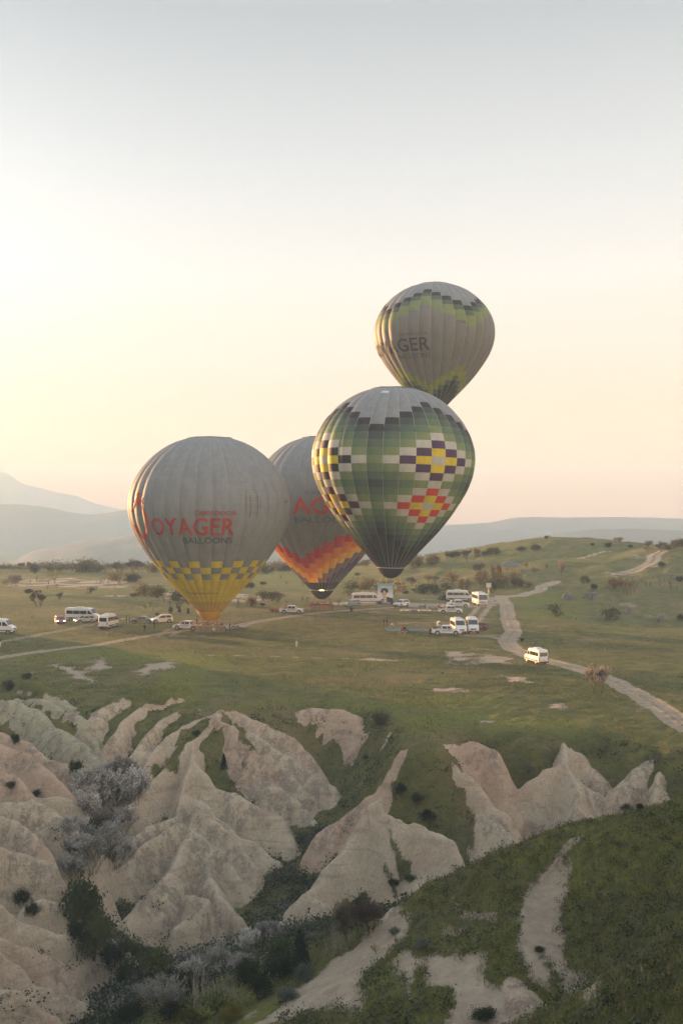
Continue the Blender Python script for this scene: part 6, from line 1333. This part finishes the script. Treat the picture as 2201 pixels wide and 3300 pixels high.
# field trees: kind, px, py of the foot, height in px, label, (width px)
FT = [
('sparse',48,1844,27,'orange-leaved tree nearest the left edge in the far left row'),('bare',79,1837,30,'thin bare tree second in the far left row'),('dark',112,1848,38,'dark green dense tree third in the far left row'),
('green',164,1843,28,'low green tree right of the dark dense one, far left row',50),('green',192,1843,27,'low green tree left of the reddish bare one, far left row'),('sparse',218,1843,34,'half bare reddish tree in the far left row'),
('olive',266,1843,50,'left one of the two tallest olive green trees in the far row'),('olive',300,1843,56,'right one of the two tallest olive green trees in the far row'),('olive',322,1845,34,'small olive tree right of the two tallest in the far row'),('sparse',345,1846,36,'see-through orange tree left of the big bare ones, far row'),
('bare',386,1846,42,'first of the big bare trees in the far left row',60),('bare',425,1845,50,'tallest bare tree left of the yellow based balloon',66),('bare',452,1843,38,'last bare tree before the yellow based balloon'),('olive',498,1843,38,'olive tree just left of the yellow based balloon in the far row'),('orange',522,1843,28,'small orange tree behind the left edge of the yellow based balloon'),
('palebare',45,1903,64,'tall half bare tree near the left edge behind the minibus cut off'),('sapling',180,1882,44,'yellow-green fine-leaved tree on the left field terrace',50),('orange',395,1872,36,'orange bush-like tree on the terrace below the bare row'),('bush',434,1875,34,'round dark green bush on the terrace left of the balloon'),
('green',295,1912,24,'small round green tree alone in the left field'),('bare',125,1957,56,'reddish bare tree standing alone above the red hatchback',56),('orange',482,1920,40,'orange one of the pair of field trees left of the yellow balloon'),('olive',506,1927,44,'olive one of the pair of field trees left of the yellow balloon'),
('bare',195,1933,26,'thin leaning bare sapling left of the small round green tree'),('sapling',184,1895,18,'tiny yellow bush below the yellow-green tree'),('scrubbush',95,1913,19,'low brown bush right of the half bare tree',34),('bare',437,1929,20,'low bare shrub left of the orange field tree',30),('bare',123,1917,18,'little bare sapling above the lone reddish tree'),
('bush',550,1979,31,'upright dark bush behind the white off-roader',22),('scrubbush',508,1984,15,'low dry bush behind the dusty grey car',26),('conifer',579,1973,22,'left one of two small conifers by the left-facing pickup'),('conifer',607,1977,20,'right one of two small conifers by the left-facing pickup'),('green',586,1936,42,'dark green field tree touching the yellow cloth of the balloon'),
('sapling',465,1967,26,'young tree left above the dusty grey car'),('sapling',489,1973,24,'young tree right above the dusty grey car'),('sapling',400,1966,26,'young tree above the pale dressed person'),('sapling',420,1970,24,'young tree above the dark dressed pair'),
('orange',808,1955,43,'orange umbrella shaped tree right of the yellow based balloon',56),('green',808,1895,24,'round green bush-tree near the right side of the yellow based balloon'),('bush',848,1885,14,'small dark bush in the green field between two balloons'),('olive',863,1937,45,'yellow-green tree above the pickup with the red trailer'),('bare',892,1942,42,'bare reddish tree above the pickup with the red trailer'),('bare',844,1958,18,'low bare shrub right of the orange umbrella tree'),
('green',837,1850,34,'green tree at the field edge right of the yellow based balloon'),('olive',858,1840,28,'first low olive tree of the row between two balloons'),('orange',882,1840,20,'low orange tree of the row between two balloons'),('olive',905,1840,22,'second low olive tree of the row between two balloons'),('bush',926,1841,25,'dark bush ending the row between two balloons'),
('green',1133,1921,64,'big dark spreading tree left of the long half hidden minibus',74),('orange',1186,1901,44,'brown-orange tree behind the long half hidden minibus'),('bush',1152,1856,15,'small dark bush between the zigzag and chequered balloons'),('olive',1180,1825,26,'olive tree at the field edge left of the chequered tip'),
('olive',1305,1823,30,'dark olive tree just right of the chequered tip'),('olive',1338,1824,32,'second dark olive tree right of the chequered tip'),('orange',1372,1822,42,'brown-crowned tree in front of the hills, right of the chequered tip'),('green',1388,1822,26,'low green tree at the foot of the brown-crowned one'),('olive',1444,1799,28,'broad olive tree on the rise before the hills',44),('bush',1468,1795,24,'dark bush right of the broad olive tree'),
('bare',1515,1812,50,'large bare spreading tree below the grassy hill',66),('bush',1561,1789,17,'dark bush right of the large bare spreading tree'),('green',1592,1785,26,'leafy tree at the left foot of the grassy hill'),('bare',1546,1850,38,'pale bare tree in the orchard below the big one'),
('orange',1598,1856,42,'round orange-olive tree left of the yellow gazebo',46),('green',1381,1914,42,'light green vase shaped tree right of the hovering basket'),('sparse',1381,1886,36,'dark half bare tree behind the vase shaped one'),('green',1444,1911,44,'big dark green tree left of the orange orchard trees',64),('orange',1462,1882,46,'bright orange-topped tree behind the big dark green one',54),
('orange',1496,1902,45,'orange-brown tree behind the white minibus by the coach',46),('sparse',1548,1898,44,'thin orange-brown tree behind the coach'),('olive',1592,1913,62,'tallest orchard tree, green and orange, right of the coach',58),('orange',1575,1872,38,'orange tree behind the tallest orchard tree'),('orange',1618,1896,46,'orange orchard tree right of the tallest one'),('orange',1641,1886,42,'orange tree in front of the gazebo'),('olive',1666,1895,48,'dark stemmed orchard tree at the fork of the track',54),('orange',1705,1894,26,'small last orange tree before the track bend'),
('scrubbush',1308,1914,18,'low brown shrub right of the portrait banner'),('bare',1343,1910,16,'dry tangled shrub in the orchard grass',34),('bare',1330,1887,32,'bare twiggy tree behind the portrait banner'),('bare',1403,1879,28,'reddish bare tree left of the big dark green one'),('scrubbush',1256,1922,30,'brown shrub behind the banner and basket',40),
('bare',1762,1740,16,'tiny twisted tree on the crest of the grassy hill'),('bush',1907,1757,9,'low dark bush on the right part of the hill crest',20),('bush',1960,1765,21,'dense dark bush below the rosy one on the hill',34),('rose',1990,1754,25,'round rosy bush on the right end of the hill crest',40),('bush',2029,1765,12,'small dark bush right of the rosy one'),('orange',2081,1762,26,'orange tree on the saddle where the pale road goes',36),
('sparse',2083,1781,20,'yellow-green undergrowth below the orange saddle tree',44),('bare',2126,1780,40,'pale bare tree right of the saddle'),('olive',2150,1773,22,'low olive tree right of the pale bare one'),('orange',2172,1768,36,'orange tree near the right edge on the ridge'),('green',2196,1762,30,'green tree cut by the right edge on the ridge'),
('bush',1724,1773,22,'brown bush on the left slope of the grassy hill'),('scrubbush',1679,1775,18,'low wide bush on the left slope of the grassy hill',40),('sapling',1671,1805,16,'yellow bush on the lower slope of the grassy hill'),('rose',1810,1856,52,'reddish tree with a whitewashed trunk below the hill',52),('sparse',1698,1832,20,'small reddish sapling left below the hill'),('sparse',1764,1840,26,'thin reddish sapling left of the whitewashed trunk'),('palebare',1726,1856,32,'pale trunked bare sapling right of the gazebo'),
('green',1882,1880,32,'leaning green tree on the bank above the track',30),('sapling',1813,1906,16,'small yellow tree by the bank'),('bush',1912,1900,22,'dark bush on the bank right of the leaning tree',34),('sparse',2019,1922,56,'large brown-orange shrub in the gully',56),('orange',1984,1892,34,'olive-brown tree left of the large gully shrub'),('bush',2130,1826,18,'round dark bush beside the far pale road',30),('bush',2188,1876,26,'dark green bush at the right edge of the vineyard',40),
('green',1784,1987,50,'lone green tree in the right-hand field, left of the other',68),('green',1980,1998,46,'lone green tree with an orange left side near the bare slope',78),('bush',2192,2000,26,'dark round bush at the right edge below the boulders',36),('scrubbush',1682,2068,15,'small dark bush at the bend of the dirt track',24),('rose',1926,2262,100,'pinkish blossoming tree beside the dirt track on the right',98),
]
for e in FT:
    kind, px, py, hp, lab = e[:5]; p = on(px, py); s = F / p[1]; plant(kind, p, hp / s * 1.0, lab, (e[5] / s) if len(e) > 5 else None)
def onr(px, py): return hit(px, py, 34, 150)
RT = [ # ravine plants
('blossom',350,2605,150,'largest silvery blossoming shrub, in the left valley',165),('blossom',440,2590,125,'blossoming shrub leaning on the tall middle ridge',130),('blossom',290,2560,95,'blossoming shrub left of the largest one',110),('blossom',390,2540,110,'farthest blossoming shrub at the head of the left valley',120),('blossom',335,2700,120,'blossoming shrub below the largest one',130),('blossom',400,2690,90,'small blossoming shrub against the ridge foot'),
('green',250,2960,150,'dark green tree hugging the right side of the round dome',120),('green',330,3080,140,'leafy dark tree at the foot of the big pyramid, left',130),('bush',420,3180,110,'large dark bush right of the big left mound',160),('blossom',245,2850,110,'silvery shrub against the right side of the round dome',110),('blossom',270,2600,90,'silvery shrub below the reddish left rocks',100),('bush',300,2700,70,'dark bush among the silvery shrubs',90),('blossom',350,2750,110,'silvery shrub in the middle of the left valley',130),('blossom',290,2650,100,'silvery shrub under the left rock wall',110),('blossom',235,2700,80,'pale shrub beside the grey rock spire top',80),('blossom',700,3140,110,'silvery shrub right below the pyramid cliff',120),('blossom',620,3170,90,'silvery shrub left below the pyramid cliff',110),('green',420,3090,110,'leafy tree between the pyramid and the big left mound',120),('bush',250,3030,80,'dark bush between the dome and the big left mound',110),('green',700,3290,90,'dark green tree at the bottom of the valley',150),('bush',560,3290,70,'dark bush at the bottom edge of the valley',150),('bush',430,3290,70,'dark bush beneath the big left mound',140),('green',880,3100,90,'leafy dark tree left of the evergreen',110),('bush',800,3170,90,'dark bush between the twigs and the evergreen',120),('blossom',300,2800,150,'tall blossoming shrub beside the round dome',150),('blossom',370,2790,110,'blossoming shrub right of the tall one by the dome',110),('blossom',255,2770,90,'blossoming shrub touching the grey rock spire',90),('bush',245,2500,62,'dark bush above the left valley shrubs',80),('bush',405,2560,60,'dark green bush amid the blossoms',80),
('green',245,2965,120,'dark green tree right of the round dome',130),('green',310,2990,95,'olive leaved tree beside the big pyramid foot',80),('bush',300,3060,80,'dark bush in the valley below the pyramid',120),('bush',360,3120,90,'dark bush behind the big left mound',140),('green',531,3160,130,'round leafy tree in front of the big pyramid cliff',125),
('bush',470,3180,70,'dark undergrowth bush right of the big left mound',130),('blossom',535,3270,135,'bright silvery shrub low in the valley',125),('blossom',480,3240,90,'faint silvery shrub beside the bright low one',90),('bush',600,3200,90,'dark bush left of the twiggy thicket',120),('thicket',660,3230,120,'pale twiggy thicket low in the valley, left part',130),('thicket',730,3250,120,'pale twiggy thicket low in the valley, middle part',130),('thicket',640,3130,100,'grey twiggy thicket below the cliff',120),('blossom',800,3080,100,'blossoming shrub below the right cliff',100),('blossom',765,3150,90,'blossoming shrub left of the dark evergreen',100),('blossom',860,3040,80,'small blossoming shrub left of the pale cone'),
('conifer',968,3125,140,'tall dark evergreen in front of the pale cone',80),('bush',900,3160,110,'round dark green bush left of the evergreen',150),('bush',840,3220,100,'dark bush at the valley bottom',130),('sagebush',985,3160,80,'silvery sage bush on the rim of the near ridge',90),('sagebush',925,3225,50,'low sage bush beside the near ridge end',100),('bare',1135,3050,165,'large bare tree before the pale cone, left one',150),('bare',1190,3010,135,'bare tree before the pale cone, right one',110),('thicket',1085,3070,90,'grey twigs around the foot of the bare trees',120),
('sapling',1212,3075,42,'yellow leaved little shrub on the near ridge crest',40),('yellowbush',620,3310,70,'yellow-green bush at the bottom edge, left of the near ridge',160),('yellowbush',745,3290,62,'yellow-green bush at the bottom edge touching the near ridge',120),('conifer',722,2480,52,'small conifer on the flank of the tall middle ridge',26),
('scrubbush',1226,2335,58,'dark leafless looking bush in the head of the middle valley',92),('scrubbush',1180,2450,24,'small dark bush in the middle valley',40),('bush',50,2395,38,'round dark bush on the upper left rocks',44),('scrubbush',636,2370,26,'dark bush at the neck of the tall middle ridge',34),('scrubbush',38,2545,34,'dark bush on the left rock slope'),('scrubbush',120,2570,30,'second dark bush on the left rock slope'),('scrubbush',90,2190,34,'dark bush on the left rim',46),('scrubbush',30,2225,40,'wide dark scrub at the left edge of the rim',70),
('bush',70,2915,60,'dark bush between the round dome and lower mounds',70),('bush',105,2960,52,'dark bush right of the one below the dome',60),('scrubbush',1270,2860,40,'dark scrub on the flank of the pale cone',50),('scrubbush',1320,2840,34,'dark scrub right of the pale cone flank',60),('bush',2020,2620,36,'dark bush between the two right-hand cones',60),('bush',2060,2612,28,'smaller dark bush between the two right-hand cones',40),('bush',1290,2560,44,'dark bush on the green saddle between the rock cones',60),('bush',1345,2590,46,'second dark bush on the green saddle',70),('bush',1380,2655,52,'lower dark bush on the green saddle',80),('sagebush',1700,2490,36,'sage bush above the right-hand cone',50),
('sagebush',1360,3060,44,'grey-green bush on the near slope above the sand face',80),('bush',1560,3290,50,'wide dark bush at the foot of the near sand face',110),('sagebush',1270,3010,34,'sage bush at the upper end of the near ridge',50),('bush',1740,3070,24,'dark bush on the edge of the sandy gully',50),
]
TPLY = leafmat('yellowgreen', (.06, .065, .015), (.20, .17, .03)); LF['yg'] = TPLY
for e in RT:
    kind, px, py, hp, lab = e[:5]; p = onr(px, py); s = F / p[1]
    if kind == 'yellowbush':
        t = plant('bush', p, hp / s, lab, e[5] / s, var=2)
        for c in t.children:
            if c.name.startswith('foliage'): c.material_slots[0].link = 'OBJECT'; c.material_slots[0].material = TPLY
    else: plant(kind, p, hp / s, lab, (e[5] / s) if len(e) > 5 else None)
# vine stumps: alike, told apart by nothing
vs = []
for i in range(3):
    r_ = random.Random(60 + i); b = MB(); b.tube([(0, 0, -.1), (.05, .03, .35), (-.03, .05, .7)], [.11, .08, .06], BARK, 5)
    for k in range(5):
        a = r_.uniform(0, 6.28); b.tube([(-.03, .05, .62), (.4 * math.cos(a), .4 * math.sin(a), .85), (.6 * math.cos(a), .6 * math.sin(a), 1.2)], [.05, .035, .012], BARK, 4)
    vs.append(b.mesh('vine_stump'))
r_ = random.Random(77); cnt = 0
for (x0, x1, y0, y1, n) in ((560, 1100, 1925, 1962, 34), (420, 620, 1900, 1960, 18), (1320, 1420, 1895, 1925, 8), (1950, 2190, 1865, 1915, 26), (60, 400, 1870, 1900, 16), (900, 1100, 1850, 1900, 12)):
    for i in range(n):
        p = on(r_.uniform(x0, x1), r_.uniform(y0, y1)); o = link(bpy.data.objects.new('vine_stump', vs[i % 3])); o.location = p; o.rotation_euler = (0, 0, r_.uniform(0, 6)); o.scale = (r_.uniform(.8, 1.3),) * 3
        tag(o, 'short gnarled leafless vine stump in the dry vineyard grass', 'vine', 'vine stumps')
BOULDERS = 1
# boulders and the rock spire
BR = M('boulder_rock'); _p = BR.obj(); BR.color(BR.rmp(BR.noise(_p, 1.2, 6, 0.7), [(0.3, (0.08, 0.08, 0.075)), (0.6, (0.17, 0.16, 0.145))])).bump(BR.noise(_p, 2.5, 6, 0.75), 0.7, 0.2)
def boulder(px, py, wp, hp, label, seed, tip=0.75):
    p = on(px, py); s = F / p[1]; w, h_ = wp / s / 2 * .85, hp / s * .75; th = np.linspace(0, 2 * np.pi, 29)[:-1]; V = []; 
    for j in range(14):
        t = j / 13; rr = w * (1 - t ** 2.2 * tip) if j < 13 else 0.01
        for a in th: n = 1 + 0.22 * float(vnoise([math.cos(a) * 1.6 + seed], [math.sin(a) * 1.6 + t * 2.4])[0]); V.append((rr * n * math.cos(a), rr * n * math.sin(a) * .8, -0.4 + (h_ + .4) * t))
    b = MB().add(V, [(j * 28 + i, j * 28 + (i + 1) % 28, (j + 1) * 28 + (i + 1) % 28, (j + 1) * 28 + i) for j in range(13) for i in range(28)] + [tuple(13 * 28 + i for i in range(28))], BR.m)
    o = b.build('boulder', None, True); o.location = p; tag(o, label, 'boulder'); return o
boulder(1831, 1932, 52, 30, 'wide grey boulder by the bank, left one', 1, 0.55); boulder(1908, 1932, 28, 30, 'upright grey boulder with a cap stone', 2, 0.35); boulder(1886, 1926, 26, 22, 'dark boulder behind the upright capped one', 3); boulder(2026, 1978, 34, 30, 'grey boulder on the pink slope', 4, 0.7); boulder(2134, 2002, 42, 30, 'large grey boulder near the right edge', 5, 0.6)
cap = on(1909, 1932); o = MB().ball((0, 0, 0), (1.0, .9, .38), BR.m, 10, 6).build('cap_stone', None, True); o.location = (cap[0], cap[1], cap[2] + 1.55); tag(o, 'flat cap stone lying on the upright grey boulder', 'rock')
# scrub on the ravine slopes and tufts of grass: more than anyone could count
def scatter(name, n, region, seed, size, mats_, accept, leaves=7, blade=False, up=1.0, qs=.13):
    rs = np.random.RandomState(seed); x0, x1, y0, y1 = region; lx = rs.uniform(0, 1, n); ry = np.exp(rs.uniform(math.log(y0), math.log(y1), n)); px = x0 + lx * (x1 - x0); X = (px - CX) / F * ry; Y = ry
    z, rk_, ti_, cr_ = terrain(X, Y, True); cv, ph = masks(X, Y, rk_, ti_, cr_); k = np.nonzero(accept(X, Y, z, rk_, cv, ph, rs.uniform(0, 1, n)))[0]
    X, Y, z = X[k], Y[k], z[k]; m = len(k)
    if not m: return
    s = size[0] + (size[1] - size[0]) * rs.uniform(0, 1, m) ** 2
    if blade:
        a = rs.uniform(0, 2 * np.pi, (m, leaves)); ln = s[:, None] * rs.uniform(.6, 1.2, (m, leaves)); bx = X[:, None] + rs.normal(0, .35, (m, leaves)) * s[:, None]; by = Y[:, None] + rs.normal(0, .35, (m, leaves)) * s[:, None]
        w = 0.10 * ln; tx = bx + np.cos(a) * ln * .45; ty = by + np.sin(a) * ln * .45; z0 = np.broadcast_to(z[:, None], bx.shape) - .03
        A = np.stack([bx - w * np.sin(a), by + w * np.cos(a), z0], 2); B = np.stack([bx + w * np.sin(a), by - w * np.cos(a), z0], 2); C = np.stack([tx, ty, z0 + ln * .9], 2)
        V = np.stack([A, B, C], 2).reshape(-1, 3); nf = len(V) // 3; nvp = 3
    else:
        c = rs.normal(0, 1, (m, leaves, 3)); c[:, :, 2] = np.abs(c[:, :, 2]) * .8; c = c * s[:, None, None] * .42; c[:, :, 0] += X[:, None]; c[:, :, 1] += Y[:, None]; c[:, :, 2] += z[:, None] - .02
        u = rs.normal(0, 1, (m, leaves, 3)); u /= np.linalg.norm(u, axis=2, keepdims=True); v = rs.normal(0, 1, (m, leaves, 3)); v -= u * (u * v).sum(2, keepdims=True); v /= np.linalg.norm(v, axis=2, keepdims=True); q = s[:, None, None] * qs
        V = np.stack([c + u * q, c + v * q * .8, c - u * q, c - v * q * .8], 2).reshape(-1, 3); nf = len(V) // 4; nvp = 4
    me = bpy.data.meshes.new(name); me.vertices.add(len(V)); me.vertices.foreach_set('co', V.astype(np.float32).ravel()); me.loops.add(len(V)); me.loops.foreach_set('vertex_index', np.arange(len(V), dtype=np.int32)); me.polygons.add(nf); me.polygons.foreach_set('loop_start', np.arange(0, len(V), nvp, dtype=np.int32)); me.update(calc_edges=True)
    for q_ in mats_: me.materials.append(q_)
    if len(mats_) > 1: me.polygons.foreach_set('material_index', np.repeat(rs.randint(0, len(mats_), m), leaves).astype(np.int32))
    o = link(bpy.data.objects.new(name, me)); o['kind'] = 'stuff'; return o
GB = leafmat('greytwig', (.10, .10, .095), (.22, .215, .205))
GRA = [leafmat('grass_green', (.07, .095, .03), (.17, .19, .06)), leafmat('grass_olive', (.10, .11, .04), (.22, .21, .075)), leafmat('grass_straw', (.14, .125, .06), (.30, .26, .13))]
nz_ = lambda X, Y, s, sd: fbm(X, Y, s, 3, sd)
scatter('low_scrub', 36000, (-150, 2350, 62, 150), 3, (.15, .85), [LF['scrub'], LF['dark'], LF['sage']], lambda X, Y, z, rk_, cv, ph, u: (z < -0.7) & (((rk_ < .5) & (u < .75)) | ((rk_ >= .5) & (nz_(X, Y, 3.5, 201) > .30) & (u < .35)) | ((rk_ > .05) & (rk_ < .95) & (u < .8))), 13)
scatter('low_scrub', 9000, (100, 1400, 62, 108), 8, (.5, 1.5), [LF['dark'], LF['scrub'], GB, LF['dark']], lambda X, Y, z, rk_, cv, ph, u: (z < -9.5) & (rk_ < .6) & (u < .45), 90, qs=.085)
scatter('low_scrub', 14000, (900, 2300, 36, 66), 4, (.12, .55), [LF['scrub'], LF['dark'], LF['green'], LF['sage']], lambda X, Y, z, rk_, cv, ph, u: (cv > .35) & (cv * (nz_(X, Y, 3, 202) + .9) > u * 1.4), 18)
scatter('grass', 80000, (950, 2300, 34, 66), 5, (.10, .32), GRA, lambda X, Y, z, rk_, cv, ph, u: (cv > .4) & (u < cv), 4, True)
scatter('grass', 75000, (-100, 2300, 95, 240), 6, (.15, .50), GRA, lambda X, Y, z, rk_, cv, ph, u: (z > -14) & (rk_ < .3) & (ph < .1) & (cv > .5) & (nz_(X, Y, 9, 203) + .35 > u), 4, True)
scatter('hedge_scrub', 2600, (-200, 1560, 425, 462), 9, (1.2, 3.6), [LF['scrub'], LF['olive'], LF['orange'], LF['dark']], lambda X, Y, z, rk_, cv, ph, u: (nz_(X, Y, 26, 205) + .25 > u) & (Y > 425), 60, qs=.10)
scatter('low_scrub', 6000, (-100, 2300, 105, 420), 7, (.2, .8), [LF['scrub'], LF['green'], LF['dark']], lambda X, Y, z, rk_, cv, ph, u: (z > -9) & (rk_ < .3) & (ph < .1) & (cv > .5) & (nz_(X, Y, 14, 204) > .18) & (u < .5), 8)
